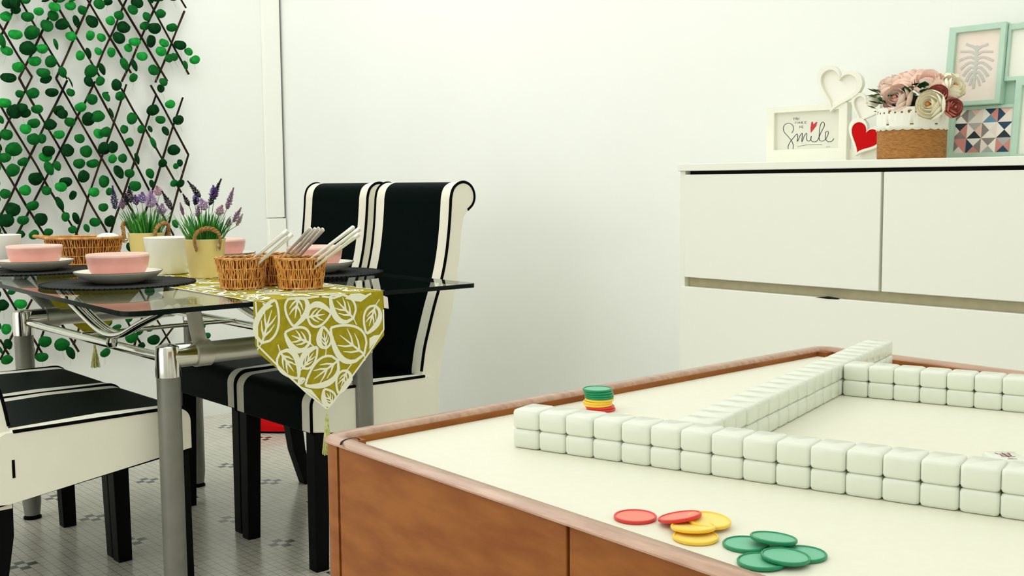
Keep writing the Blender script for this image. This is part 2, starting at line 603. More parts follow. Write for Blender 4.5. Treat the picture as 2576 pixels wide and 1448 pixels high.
for st, wd in ((S, 0.0013), (S2, 0.0014), ([(560, 1160), (700, 1137), (905, 1132)], 0.0009), ([(960, 1170), (1020, 1160)], 0.0007)):
    q = [(p[0], p[1], 0) for p in st]
    stroke_x(ink, [z1(p.x, p.y) for p in smooth(q, 5)], XP, wd)
LET = {'Y': [[(0, 1), (.45, .5), (.9, 1)], [(.45, .5), (.35, 0)]], 'O': [[(.1, .5), (.3, 1), (.7, .9), (.8, .4), (.45, 0), (.1, .5)]], 'U': [[(.05, 1), (.1, .2), (.5, 0), (.8, .3), (.85, 1)]],
       'M': [[(0, 0), (.1, 1), (.45, .3), (.8, 1), (.9, 0)]], 'A': [[(0, 0), (.45, 1), (.85, 0)], [(.2, .4), (.7, .4)]], 'K': [[(.1, 1), (.1, 0)], [(.8, 1), (.15, .45), (.85, 0)]],
       'E': [[(.85, 1), (.1, .95), (.1, .05), (.85, 0)], [(.1, .5), (.7, .5)]]}
for word, x0, y0, wch, hch in (('YOU', 500, 788, 30, 34), ('MAKE', 525, 838, 44, 32), ('ME', 588, 900, 32, 32)):
    for k, ch in enumerate(word):
        for stt in LET[ch]:
            stroke_x(ink, [z1(x0 + (k + p[0] * 0.8) * wch, y0 - p[1] * hch) for p in stt], XP, 0.0009)
ink.build('lettering', INK, fr, fix=False)
hh = [z1(*p) for p in ((745, 970), (742, 900), (752, 822), (772, 808), (786, 850), (812, 822), (838, 812), (822, 870), (785, 920))]
MB().add([(XP, *p) for p in hh], [tuple(range(len(hh)))]).build('painted_heart', REDP, fr, fix=False)


def heart_loop(tip, ang, s, sc=1.0, n=40, wy=1.06):
    """heart whose tip stays near tip; ang tilts it; returns (y,z)."""
    out = []
    for p in heart(n):
        u, v = p[0] * s * sc * wy, (p[1] + 0.14) * s * sc
        ca, sa = cos(ang), sin(ang)
        out.append((tip[0] + u * ca - v * sa, tip[1] + u * sa + v * ca))
    return out


def heart_frame(cx, cy, wpx, hpx, ang, thick, xf, xb, name):
    c = z1(cx, cy)
    s = hpx / 5.569 / 1.85 * 0.00098
    bb = MB()
    ring_x(bb, heart_loop(c, ang, s), heart_loop(c, ang, s, thick), xf, xb)
    return bb.build(name, FRW, fr, bevel=0.001), c, s


o_, c_, s_ = heart_frame(1150, 370, 0, 640, radians(17), 0.80, -0.004, 0.008, 'heart_frame')
mbk = MB()
lp = heart_loop(c_, radians(17), s_, 0.82)
mbk.add([(0.006, *p) for p in lp], [tuple(range(len(lp)))]).build('backing', PAPERW, o_)
o_, c_, s_ = heart_frame(1520, 640, 0, 400, radians(22), 0.78, -0.002, 0.008, 'heart_frame')
mbk = MB()
lp = heart_loop(c_, radians(22), s_, 0.8)
mbk.add([(0.006, *p) for p in lp], [tuple(range(len(lp)))]).build('backing', PAPERW, o_)
o_, c_, s_ = heart_frame(1520, 1062, 0, 500, radians(27), 0.80, -0.004, 0.008, 'heart_frame')
mbk = MB()
lp = heart_loop(c_, radians(27), s_, 0.80)
rh = mbk.add([(-0.002, *p) for p in lp] + [(0.0065, *p) for p in lp], [tuple(range(len(lp)))] + [(i, (i + 1) % 40, 40 + (i + 1) % 40, 40 + i) for i in range(40)]).build('heart_panel', REDH, o_)
rh['label'] = 'bright red heart panel'
MB().box((0.014, a2 - 0.09, 0.0), (0.022, a2 + 0.01, 0.03)).build('stand_foot', FRW, fr)

# ------------------------------------------------------------------ burlap flower pot
PX, PY = 2.335, 1.312
pc = V((PX, PY, 1.054))
pot = empty('flower_pot', 'burlap wrapped pot with white lace band holding pink and cream artificial roses', 'flower pot', pc)
MB().lathe([(0.0, 0.0), (0.070, 0.0), (0.0735, 0.004), (0.0745, 0.112), (0.070, 0.114), (0.066, 0.10), (0.0, 0.10)], 48).build('pot_body', BURL, pot)
lace = MB()
nl = 192
for i in range(nl):
    pass
rings = []
for zz, fn in ((0.066, lambda k: 0.0028 * abs(sin(k * pi / 8))), (0.0745, lambda k: 0), (0.0775, lambda k: 0), (0.1, lambda k: 0), (0.1035, lambda k: 0), (0.1065, lambda k: 0), (0.1135, lambda k: 0)):
    rings.append([(0.0762 * cos(2 * pi * k / nl), 0.0762 * sin(2 * pi * k / nl), zz - fn(k)) for k in range(nl)])
vs = [p for r in rings for p in r]
fs = []
for i in range(len(rings) - 1):
    for k in range(nl):
        if i == 1 and k % 22 < 3:
            continue
        if (i == 3 and k % 6 < 2) or (i == 4 and k % 18 < 3):
            continue
        fs.append((i * nl + k, i * nl + (k + 1) % nl, (i + 1) * nl + (k + 1) % nl, (i + 1) * nl + k))
lace.add(vs, fs)
lo = lace.build('lace_band', LACE, pot, fix=False)
lo['label'] = 'white openwork lace band'
md = lo.modifiers.new('solid', 'SOLIDIFY')
md.thickness = 0.0012
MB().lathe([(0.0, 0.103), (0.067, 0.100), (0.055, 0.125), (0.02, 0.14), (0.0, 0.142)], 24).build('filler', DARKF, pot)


def rose(mb, c, r, d, mi, mic, seed):
    rr = random.Random(seed)
    d = V(d).normalized()
    q = d.to_track_quat('Z', 'Y').to_matrix().to_4x4()
    q.translation = c
    for ring_, (nn, hgt, rad) in enumerate(((6, 0.80, 1.0), (5, 0.98, 0.84), (4, 1.06, 0.64), (3, 1.05, 0.42), (2, 1.0, 0.24))):
        for k in range(nn):
            a = 2 * pi * (k + ring_ * 0.37) / nn + rr.uniform(-.15, .15)
            vs, fs = [], []
            N1, N2 = 7, 7
            hh_ = hgt * rr.uniform(.92, 1.06)
            for i in range(N1):
                t = i / (N1 - 1)
                for j in range(N2):
                    e = (j / (N2 - 1) - 0.5) * 2
                    ph = a + e * pi / nn * 1.22
                    edge = 1 - 0.30 * abs(e) ** 2.5
                    tt_ = t * edge
                    rad_ = r * rad * (0.18 + 0.88 * sin(pi * (0.04 + 0.60 * tt_ ** .8))) + (0.05 * r * t if ring_ < 2 else 0) + .02 * r * abs(e)
                    z = r * (1.35 * hh_ * tt_ - 0.62)
                    vs.append(q @ V((rad_ * cos(ph), rad_ * sin(ph), z)))
            for i in range(N1 - 1):
                for j in range(N2 - 1):
                    fs.append((i * N2 + j, i * N2 + j + 1, (i + 1) * N2 + j + 1, (i + 1) * N2 + j))
            mb.add(vs, fs, mi)
    mb.lathe([(0, -0.1 * r), (0.12 * r, 0.1 * r), (0.14 * r, 0.62 * r), (0, 0.76 * r)], 8, c, mic, M=q.to_3x3().to_4x4())


def pz(x, y, X):  # reading in the second zoomed view of the cabinet top
    return onx(2180 + x / 4.022, 40 + y / 4.022, X) - pc


fl = [(250, 720, .024, FPINK, -.03, (-.5, .3, .8)), (330, 850, .028, FPINK, -.055, (-.9, .1, .3)), (400, 690, .026, FPINK, -.01, (-.3, .1, 1)), (500, 650, .025, FPINK, .0, (-.2, 0, 1)),
      (640, 700, .028, FPINK, -.02, (-.5, -.2, .8)), (655, 905, .026, FCREAM, -.082, (-1, -.05, .12)), (860, 740, .024, FCREAM, .0, (-.3, -.8, .5)), (865, 930, .018, FDEEP, -.02, (-.4, -.8, .1)),
      (90, 850, .016, FCREAM, 0, (-.3, .9, .3)), (720, 800, .018, FDEEP, -.045, (-.8, -.4, .4)), (570, 620, .018, FPINK, .03, (0, 0, 1)), (850, 650, .017, FCREAM, .03, (0, -.4, 1))]
for k, (x, y, r, mm, dx, d) in enumerate(fl):
    mb = MB()
    rose(mb, pz(x, y, PX + dx), r * 1.12, d, 0, 1, k)
    ro = mb.build('rose', [mm, FSTAM if mm is FCREAM else FDEEP], pot, fix=False)
    if mm is FCREAM:
        ro['label'] = 'cream rose with orange centre'
rr = random.Random(5)
fo = MB()
for k in range(64):
    a = rr.uniform(0, 2 * pi)
    rad = rr.uniform(0.035, 0.082)
    c = V((rad * cos(a), rad * sin(a), rr.uniform(0.112, 0.162) - 0.25 * max(0, rad - .06)))
    d = V((cos(a), sin(a), rr.uniform(-0.1, 0.7))).normalized()
    s = d.cross(V((0, 0, 1))).normalized()
    u = s.cross(d)
    L_, W_ = rr.uniform(.02, .032), rr.uniform(.008, .013)
    ps = [c, c + d * L_ * .35 + s * W_, c + d * L_ * .7 + s * W_ * .8, c + d * L_, c + d * L_ * .7 - s * W_ * .8, c + d * L_ * .35 - s * W_, c + d * L_ * .5 + u * .003]
    fo.add(ps, [(0, 1, 6), (1, 2, 6), (2, 3, 6), (3, 4, 6), (4, 5, 6), (5, 0, 6)])
fo.build('foliage', FOLI, pot, fix=False)

# ------------------------------------------------------------------ mint collage frame, leaning on the wall
LEAN = radians(7)
gx = 2.468
go = V((gx, 1.10, 1.0545))
gf = empty('collage_frame', 'mint green collage photo frame with a palm leaf print leaning behind the flower pot', 'picture frame', go)
gf.rotation_euler = (0, LEAN, 0)
LM = Matrix.Rotation(LEAN, 4, 'Y')
LMi = LM.inverted()
gn = LM @ V((1, 0, 0))


def gp(x, y, off=0.0):
    """photo pixel -> (y,z) in the leaning frame's own plane (local x = off)."""
    d = ray(2180 + x / 4.022, 40 + y / 4.022)
    t = ((go - CAM).dot(gn) + off) / d.dot(gn)
    p = LMi @ (CAM + d * t - go)
    return (p.y, p.z)


def gbox(name, x0, y0, x1, y1, xa, xb, mt, hole=None, par=None, bev=0.0012):
    """rectangular mint frame by its photo corners; hole is an inner rectangle."""
    A, B_ = gp(x0, y0, xa), gp(x1, y1, xa)
    bb = MB()
    if hole:
        C_, D_ = gp(hole[0], hole[1], xa), gp(hole[2], hole[3], xa)
        ring_x(bb, rect(B_[0], B_[1], A[0], A[1]), rect(D_[0], D_[1], C_[0], C_[1]), xa, xb)
    else:
        bb.box((xa, B_[0], B_[1]), (xb, A[0], A[1]))
    return bb.build(name, mt, par or gf, bevel=bev), A, B_


yR = -0.16
A = gp(825, 905)
zback = gp(1400, 120)[1]
MB().box((0.012, yR, 0.0), (0.022, gp(905, 1000)[0] + 0.034, gp(1100, 915)[1])).build('back_board', MINT, gf)
MB().box((0.012, yR, gp(1400, 915)[1]), (0.022, gp(1330, 500)[0], zback)).build('back_board', MINT, gf)
fA, _, _ = gbox('portrait_frame', 838, 118, 1342, 882, -0.014, 0.012, MINT, (905, 172, 1290, 842))
p0, p1 = gp(900, 165, -0.004), gp(1295, 850, -0.004)
pr = MB().box((-0.004, p1[0], p1[1]), (0.0, p0[0], p0[1])).build('print', mat('pink_fade_paper', srgb(240, 212, 200), 0.6, col2=srgb(238, 236, 226), vscale=3), fA)
pr['label'] = 'pale pink print with a silver palm leaf'
lf = MB()
mid = [gp(1115, 300, -0.005), gp(1110, 450, -0.005), gp(1090, 600, -0.005), gp(1078, 735, -0.005)]
grey = mat('silver_ink', srgb(196, 196, 190), 0.5)
for sd in (-1, 1):
    for k in range(7):
        t = k / 7
        bx, by = 1118 - 30 * t, 345 + 330 * t
        Lx = (112, 165, 172, 155, 125, 90, 52)[k]
        dy = (-62, -30, 14, 54, 76, 84, 76)[k]
        stt = [gp(bx, by, -.0048), gp(bx + sd * Lx * .35, by - 26 + dy * .15, -.0048), gp(bx + sd * Lx * .7, by + dy * .5 - 16, -.0048), gp(bx + sd * Lx, by + dy, -.0048)]
        stroke_x(lf, [(p.x, p.y) for p in smooth([(q[0], q[1], 0) for q in stt], 4)], -0.0048, 0.0058 if k < 6 else 0.004)
stroke_x(lf, mid, -0.0049, 0.005)
lf.build('palm_leaf', grey, fA, fix=False)
gbox('square_frame', 1440, 78, 2200, 600, -0.004, 0.012, MINT, (1462, 140, 2140, 560))
MB().box((0.004, gp(2140, 560)[0], gp(2140, 570)[1]), (0.006, gp(1450, 130)[0], gp(1450, 132)[1])).build('print', PAPERW, gf)
gbox('lower_frame', 868, 925, 1500, 1420, 0.0, 0.012, MINT, (905, 955, 1440, 1372))
q0, q1 = gp(890, 940, 0.004), gp(1450, 1385, 0.004)
quilt = MB()
cols = [srgb(238, 226, 218), srgb(26, 62, 92), srgb(176, 176, 172), srgb(236, 196, 184), srgb(98, 150, 176), srgb(210, 140, 132), srgb(244, 238, 230), srgb(30, 40, 52), srgb(140, 130, 126)]
qm = [mat('quilt_print_%s' % n, c, 0.6) for n, c in zip(('cream', 'navy', 'grey', 'blush', 'sky', 'coral', 'white', 'black', 'taupe'), cols)]
rq = random.Random(11)
nq = 4
for i in range(nq):
    for j in range(3):
        ya = q0[0] + (q1[0] - q0[0]) * i / nq
        yb = q0[0] + (q1[0] - q0[0]) * (i + 1) / nq
        za = q1[1] + (q0[1] - q1[1]) * j / 3
        zb2 = q1[1] + (q0[1] - q1[1]) * (j + 1) / 3
        cc = ((ya + yb) / 2, (za + zb2) / 2)
        cs = [(ya, za), (yb, za), (yb, zb2), (ya, zb2)]
        st_ = rq.randrange(2)
        for k in range(4):
            mi = rq.choice((1, 7, 4, 2, 8)) if (k + st_) % 2 == 0 and rq.random() < .75 else rq.choice((0, 3, 6, 5, 0, 6))
            quilt.add([(0.004, *cs[k]), (0.004, *cs[(k + 1) % 4]), (0.004, *cc)], [(0, 1, 2)], mi)
qo = quilt.build('patchwork_print', qm, gf, fix=False)
qo['label'] = 'print of navy, blush and white triangles'
gbox('side_frame', 1512, 640, 2200, 1420, -0.004, 0.012, MINT, (1572, 700, 2140, 1380))
MB().box((0.006, gp(2140, 1380)[0], gp(2140, 1390)[1]), (0.008, gp(1560, 700)[0], gp(1560, 690)[1])).build('print', PAPERW, gf)

# ================================================================== TRELLIS WITH LEAVES
TY = YW - 0.03


def tw(x, y, Y=TY):
    return ony(x, y, Y)


def trellis(name, label, down, up_, leaves, seed):
    mn = ony(*down[0][0], TY)
    root = empty(name, label, 'trellis', (mn.x, TY, 0.4))
    O = V(root.location)
    rt = random.Random(seed)
    nodes = []
    for strips, yy in ((down, TY - 0.006), (up_, TY + 0.006)):
        for s in strips:
            a, bq = tw(*s[0], yy) - O, tw(*s[1], yy) - O
            n = max(3, int((bq - a).length / 0.09))
            pts = []
            for i in range(n + 1):
                p = a.lerp(bq, i / n)
                if 0 < i < n:
                    p = p + V((rt.uniform(-.0025, .0025), rt.uniform(-.001, .001), rt.uniform(-.002, .002)))
                pts.append(p)
            MB().tube(pts, [rt.uniform(.0050, .0066) for _ in pts], 7, flat=0.75).build('willow_strip', TWIG, root)
    fo_ = MB()
    for (x, y, rx, ry, sh) in leaves:
        c = tw(x, y, TY - 0.02 - rt.uniform(0, .03)) - O
        k = 1.62 / 1000
        RX, RY = rx * k * 1.22, ry * k * 1.10
        narrow = min(rx, ry) / max(rx, ry) < 0.72
        tilt = rt.uniform(-.5, .5) + (radians(-32) if rx < ry else radians(10))
        if narrow:
            tilt = radians(-22)
        n = 14
        ps = []
        yaw = rt.uniform(-.35, .35)
        pit = rt.uniform(-.3, .3)
        for i in range(n):
            a = 2 * pi * i / n
            rad = 1.0
            if not narrow:
                rad *= 1 - 0.20 * math.exp(-((a - pi / 2) / 0.32) ** 2) + 0.05 * math.exp(-((a - 3 * pi / 2) / 0.35) ** 2)
            else:
                rad *= 1 + 0.25 * math.exp(-((a - 3 * pi / 2) / 0.3) ** 2)
            u, v = RX * rad * cos(a), RY * rad * sin(a)
            if narrow:
                ca, sa = cos(-tilt), sin(-tilt)
                u, v = u * ca - v * sa, u * sa + v * ca
            else:
                ca, sa = cos(tilt), sin(tilt)
                u2, v2 = (u / 1.1) * ca - v * sa, (u / 1.1) * sa + v * ca
                u, v = u2 * 1.1, v2
            ps.append(c + V((u, yaw * u + pit * v + 0.18 * (u * u + v * v) / max(RX, .004) * .4, v)))
        fo_.add([c + V((0, .001, 0))] + ps, [(0, i + 1, (i + 1) % n + 1) for i in range(n)], sh)
    leafo = fo_.build('leaves', LEAF, root, fix=False)
    md = leafo.modifiers.new('solid', 'SOLIDIFY')
    md.thickness = 0.0007
    vi = MB()
    for (x, y, rx, ry, sh) in leaves:
        if rt.random() < 0.5:
            c = tw(x, y + ry * .8, TY - 0.02) - O
            e = tw(x + rt.uniform(-10, 10), y + ry + rt.uniform(10, 24), TY - 0.002) - O
            vi.tube([c, c.lerp(e, .5) + V((rt.uniform(-.004, .004), 0, 0)), e], .0006, 4)
    vo = vi.build('leaf_stems', VINE, root, fix=False)
    vo['kind'] = 'stuff'
    return root


def ex(a, b_, t0, t1):
    """extend a pixel segment."""
    return ((a[0] + (b_[0] - a[0]) * t0, a[1] + (b_[1] - a[1]) * t0), (a[0] + (b_[0] - a[0]) * t1, a[1] + (b_[1] - a[1]) * t1))


UD = [ex((0, 63), (81, 194), -1.2, 1), ex((51, 0), (169, 199), -.6, 1), ex((136, 0), (258, 205), -.6, 1), ex((220, 0), (330, 184), -.6, 1), ex((298, 0), (421, 204), -.6, 1),
      ex((373, 0), (475, 187), -.6, 1), ex((450, -8), (468, 20), -3, 1)]
UU = [ex((30, 31), (10, 75), -2.5, 3), ex((121, 48), (48, 196), -1, 1), ex((229, 0), (141, 197), -.5, 1), ex((318, 0), (238, 185), -.5, 1.02), ex((399, 0), (306, 205), -.5, 1), ex((464, 28), (391, 207), 0, 1)]
LD = [((0, 854), (22, 891)), ((-6, 700), (107, 890)), ((-6, 552), (198, 884)), ((-6, 397), (283, 873)), ((-6, 253), (359, 871)), ((48, 196), (428, 863)), ((141, 197), (395, 640)),
      ((227, 196), (437, 592)), ((305, 222), (456, 484)), ((379, 214), (474, 389))]
LU = [((80, 194), (-8, 366)), ((169, 202), (-8, 560)), ((239, 205), (-8, 690)), ((0, 905), (90, 735)), ((318, 212), (87, 900)), ((393, 238), (185, 868)), ((460, 245), (256, 868)), ((474, 389), (337, 873)),
      ((437, 821), (400, 869)), ((484, 640), (425, 770))]
A_ = [(130, 50, 75, 65, 2), (230, 40, 70, 70, 2), (240, 150, 55, 50, 2), (90, 245, 75, 65, 0), (590, 170, 65, 55, 0), (420, 250, 70, 65, 1), (400, 10, 60, 35, 1), (700, 0, 60, 20, 2), (830, 100, 65, 65, 0),
      (810, 235, 75, 70, 1), (950, 365, 70, 90, 2), (715, 385, 75, 85, 1), (235, 520, 80, 65, 0), (490, 490, 80, 95, 1), (20, 600, 45, 95, 1), (105, 765, 80, 65, 0), (430, 730, 90, 100, 2), (640, 735, 75, 65, 0),
      (530, 925, 75, 65, 0), (780, 930, 75, 90, 1), (280, 1015, 80, 70, 0), (130, 1175, 90, 65, 2), (660, 1100, 80, 65, 1), (700, 1200, 70, 50, 2), (850, 665, 25, 70, 1), (1080, 545, 65, 65, 0), (1070, 85, 65, 60, 0),
      (930, 10, 60, 20, 1), (1100, 5, 50, 15, 1), (1160, 320, 45, 80, 2), (1255, 150, 65, 60, 1), (1400, 320, 85, 90, 2), (1375, 535, 55, 70, 0), (1540, 565, 60, 60, 0), (1495, 775, 55, 55, 0), (1222, 840, 60, 70, 0),
      (1345, 800, 30, 70, 2), (1390, 1075, 80, 95, 1), (1345, 1230, 50, 70, 2), (1510, 60, 70, 70, 1), (1550, 1040, 40, 80, 2), (1525, 1225, 55, 75, 1), (950, 1090, 50, 70, 1), (1075, 1240, 12, 70, 2)]
B_ = [(130, 30, 55, 45, 2), (575, 40, 75, 75, 2), (510, 145, 70, 70, 1), (300, 230, 70, 65, 1), (170, 310, 70, 65, 0), (370, 410, 80, 85, 2), (300, 570, 85, 85, 2), (540, 630, 75, 60, 0), (440, 725, 60, 60, 0),
      (185, 790, 60, 70, 0), (720, 245, 55, 65, 1), (690, 390, 80, 55, 1), (840, 425, 80, 80, 2), (790, 620, 70, 90, 2), (935, 205, 60, 65, 1), (1100, 415, 65, 60, 1), (985, 650, 70, 60, 0), (940, 775, 70, 70, 0),
      (650, 850, 70, 65, 0), (1060, 880, 70, 60, 1), (1140, 860, 55, 60, 1), (1225, 680, 80, 70, 2), (1355, 780, 60, 60, 0), (1450, 905, 70, 60, 0), (1310, 980, 30, 60, 1), (380, 965, 50, 85, 1), (530, 980, 40, 85, 2),
      (520, 1175, 50, 65, 1), (830, 1060, 75, 80, 1), (265, 1285, 75, 85, 2), (975, 1240, 60, 60, 1), (780, 15, 40, 30, 2)]
A2_ = [(790, 1400, 75, 60, 2), (1075, 1400, 60, 55, 1), (500, 1410, 75, 70, 1), (300, 1420, 50, 50, 1)]
B2_ = [(935, 1340, 55, 60, 2), (305, 1430, 45, 40, 1), (90, 1420, 40, 20, 2)]
C_L = [(75, 170, 75, 65, 0), (220, 300, 95, 95, 2), (340, 240, 60, 60, 2), (380, 320, 70, 65, 2), (10, 420, 35, 55, 1), (515, 480, 75, 65, 1), (390, 565, 65, 70, 0), (565, 265, 65, 60, 1), (100, 650, 75, 75, 1),
       (510, 720, 80, 80, 1), (640, 710, 55, 70, 1), (215, 875, 90, 95, 1), (60, 1000, 80, 65, 1), (5, 835, 15, 50, 2), (350, 1065, 70, 55, 1), (200, 1190, 75, 90, 1), (545, 1320, 90, 90, 2), (740, 900, 85, 75, 2),
       (695, 985, 80, 70, 0), (745, 1160, 60, 90, 1), (870, 1125, 45, 65, 1), (765, 500, 70, 80, 2), (900, 650, 70, 60, 0), (900, 290, 75, 75, 2), (950, 340, 75, 65, 2), (1065, 460, 75, 65, 1), (1225, 235, 70, 65, 0),
       (1400, 115, 75, 75, 1), (1350, 415, 90, 95, 2), (1490, 375, 75, 90, 1), (1505, 635, 70, 70, 0), (1210, 710, 70, 65, 1), (1035, 890, 80, 95, 2), (1310, 905, 85, 85, 1), (1205, 1090, 70, 70, 1),
       (1410, 1090, 75, 60, 1), (1275, 1285, 80, 90, 2), (1000, 1370, 75, 70, 2)]
D_L = [(105, 75, 40, 65, 1), (320, 70, 60, 70, 1), (185, 320, 20, 70, 2), (500, 405, 70, 90, 1), (820, 280, 75, 90, 2), (930, 425, 70, 60, 1), (1075, 190, 65, 60, 0), (1200, 430, 75, 70, 2), (380, 570, 50, 65, 1),
       (640, 570, 55, 65, 1), (1005, 595, 45, 65, 2), (100, 610, 80, 70, 1), (770, 565, 30, 45, 2), (460, 765, 65, 65, 1), (820, 775, 35, 80, 1), (80, 860, 85, 90, 2), (210, 840, 70, 90, 2), (205, 1020, 60, 65, 0),
       (355, 1010, 65, 65, 1), (575, 1015, 30, 80, 2), (1135, 885, 75, 80, 2), (965, 1085, 60, 65, 2), (295, 1215, 60, 90, 2), (460, 1240, 65, 65, 1), (1165, 1130, 40, 45, 1), (1225, 1080, 45, 55, 2),
       (770, 1240, 50, 70, 1), (75, 1360, 75, 90, 1), (545, 1430, 80, 75, 1), (1140, 1390, 45, 60, 1), (1240, 1390, 50, 60, 2), (800, 1400, 40, 60, 2)]
E_L = [(110, 375, 80, 90, 1), (510, 305, 95, 95, 0), (945, 310, 80, 85, 1), (1235, 235, 100, 90, 0), (1480, 405, 65, 90, 2), (265, 690, 115, 125, 2), (130, 910, 125, 120, 2), (470, 910, 100, 85, 1),
       (665, 615, 105, 85, 1), (830, 890, 115, 120, 2), (1210, 570, 55, 125, 2), (1330, 840, 70, 90, 1), (1540, 870, 55, 110, 2), (1905, 340, 95, 90, 0), (2220, 330, 60, 75, 1), (2095, 650, 95, 80, 1),
       (1925, 950, 85, 85, 1), (415, 1200, 65, 80, 2), (690, 1205, 95, 80, 1), (985, 1150, 75, 70, 1), (1470, 1100, 75, 70, 1), (1755, 1070, 50, 75, 1), (2230, 930, 110, 110, 2), (20, 1210, 40, 45, 1)]
F_L = [(140, 10, 45, 30, 1), (30, 170, 55, 60, 2), (240, 155, 55, 50, 0), (75, 445, 45, 55, 0), (820, 80, 80, 35, 1), (1000, 120, 35, 20, 1), (1230, 365, 55, 50, 1), (1495, 330, 35, 40, 1), (1010, 430, 60, 50, 1),
       (1350, 430, 45, 30, 1), (525, 590, 65, 60, 1), (345, 660, 35, 65, 2), (720, 625, 65, 70, 1), (485, 770, 55, 50, 1), (85, 800, 45, 55, 1), (820, 720, 40, 65, 2), (1130, 555, 55, 45, 1), (1300, 550, 60, 55, 1),
       (1220, 720, 55, 45, 1), (1525, 540, 60, 65, 1), (1640, 640, 35, 45, 2), (1780, 570, 60, 55, 2), (1620, 470, 35, 45, 1), (1745, 440, 50, 30, 1), (2330, 420, 50, 35, 1), (2405, 520, 35, 35, 1), (10, 690, 15, 40, 1),
       (95, 620, 35, 55, 2)]
G_L = [(955, 660, 35, 50, 1)]


def cv(lst, ox, oy, s):
    return [(ox + a / s, oy + c / s, r1 / s, r2 / s, sh) for a, c, r1, r2, sh in lst]


LU_leaves = cv(A_, 0, 0, 6.034) + cv(B_, 250, 0, 6.034)
rx_ = random.Random(3)
LU_leaves += [(rx_.uniform(-20, 460), rx_.uniform(-90, -8), 12, 11, rx_.randrange(3)) for _ in range(34)]
LL_leaves = cv(A2_, 0, 0, 6.034) + cv(B2_, 250, 0, 6.034) + cv(C_L, 0, 230, 6.034) + cv(D_L, 250, 230, 6.034) + cv(E_L, 0, 440, 8.043) + cv(F_L, 0, 730, 4.6) + cv(G_L, 250, 430, 4.9925)
LL_leaves += [(-14, 300 + 40 * i, 12, 12, i % 3) for i in range(14)] + [(60 + 44 * i + 9 * (i % 3), 690 + 14 * (i % 4), 11, 11, i % 3) for i in range(9)] + [(330, 620, 12, 12, 2), (420, 600, 11, 11, 1), (395, 660, 11, 11, 1)]
trellis('leaf_trellis', 'upper willow lattice with round green artificial leaves on the back wall', UD, UU, LU_leaves, 1)
trellis('leaf_trellis', 'lower willow lattice with round green artificial leaves hanging down behind the dining table', LD, LU, LL_leaves, 2)

# ================================================================== DINING CHAIRS
SEATP0 = [(0.214, 0.372)] + [(0.214, 0.43)] + arc(0.176, 0.440, 0.038, 0, 90, 7)[0:] + [(0.0, 0.482), (-0.17, 0.476), (-0.19, 0.466), (-0.19, 0.318), (-0.17, 0.316)]
FRONTB = [(-0.153, 0.30), (-0.153, 0.488), (-0.164, 0.549), (-0.179, 0.60), (-0.201, 0.668), (-0.229, 0.744), (-0.246, 0.81), (-0.257, 0.88), (-0.263, 0.94), (-0.266, 0.972), (-0.275, 0.996), (-0.294, 1.010),
          (-0.316, 1.013), (-0.336, 1.004), (-0.348, 0.986), (-0.350, 0.966), (-0.342, 0.948), (-0.325, 0.934)]
REARB0 = [(-0.312, 0.918), (-0.304, 0.88), (-0.296, 0.80), (-0.280, 0.72), (-0.262, 0.64), (-0.240, 0.575), (-0.222, 0.50), (-0.212, 0.44), (-0.208, 0.30)]
HWS, HWB, ST = 0.205, 0.187, 0.047
FR20 = [(p.x, p.y) for p in smooth([(a, c, 0) for a, c in FRONTB[1:]], 4)]
BACKP0 = [FRONTB[0]] + FR20 + REARB0


def cushion(mb, prof, c2, HW):
    """side profile extruded in bands: white sides and stripes (0), dark centre (1). c2(i) tells if the profile edge i carries the band."""
    n = len(prof)
    ys = [-HW, -HW + 0.007, -HW + ST, HW - ST, HW - 0.007, HW]
    cx = sum(p[0] for p in prof) / n
    cz = sum(p[1] for p in prof) / n
    rows = []
    for k, y in enumerate(ys):
        row = []
        for p in prof:
            q = V((p[0], y, p[1]))
            if k in (0, 5):
                d = V((cx - p[0], 0, cz - p[1]))
                q = q + d.normalized() * 0.004
            row.append(q)
        rows.append(row)
    base = len(mb.v)
    mb.v += [tuple(q) for r in rows for q in r]
    for k in range(5):
        for i in range(n):
            j = (i + 1) % n
            mb.f.append((base + k * n + i, base + k * n + j, base + (k + 1) * n + j, base + (k + 1) * n + i))
            mb.m.append(1 if (k == 2 and c2(i)) else 0)
    mb.f.append(tuple(base + i for i in range(n)))
    mb.m.append(0)
    mb.f.append(tuple(base + 5 * n + i for i in range(n))[::-1])
    mb.m.append(0)


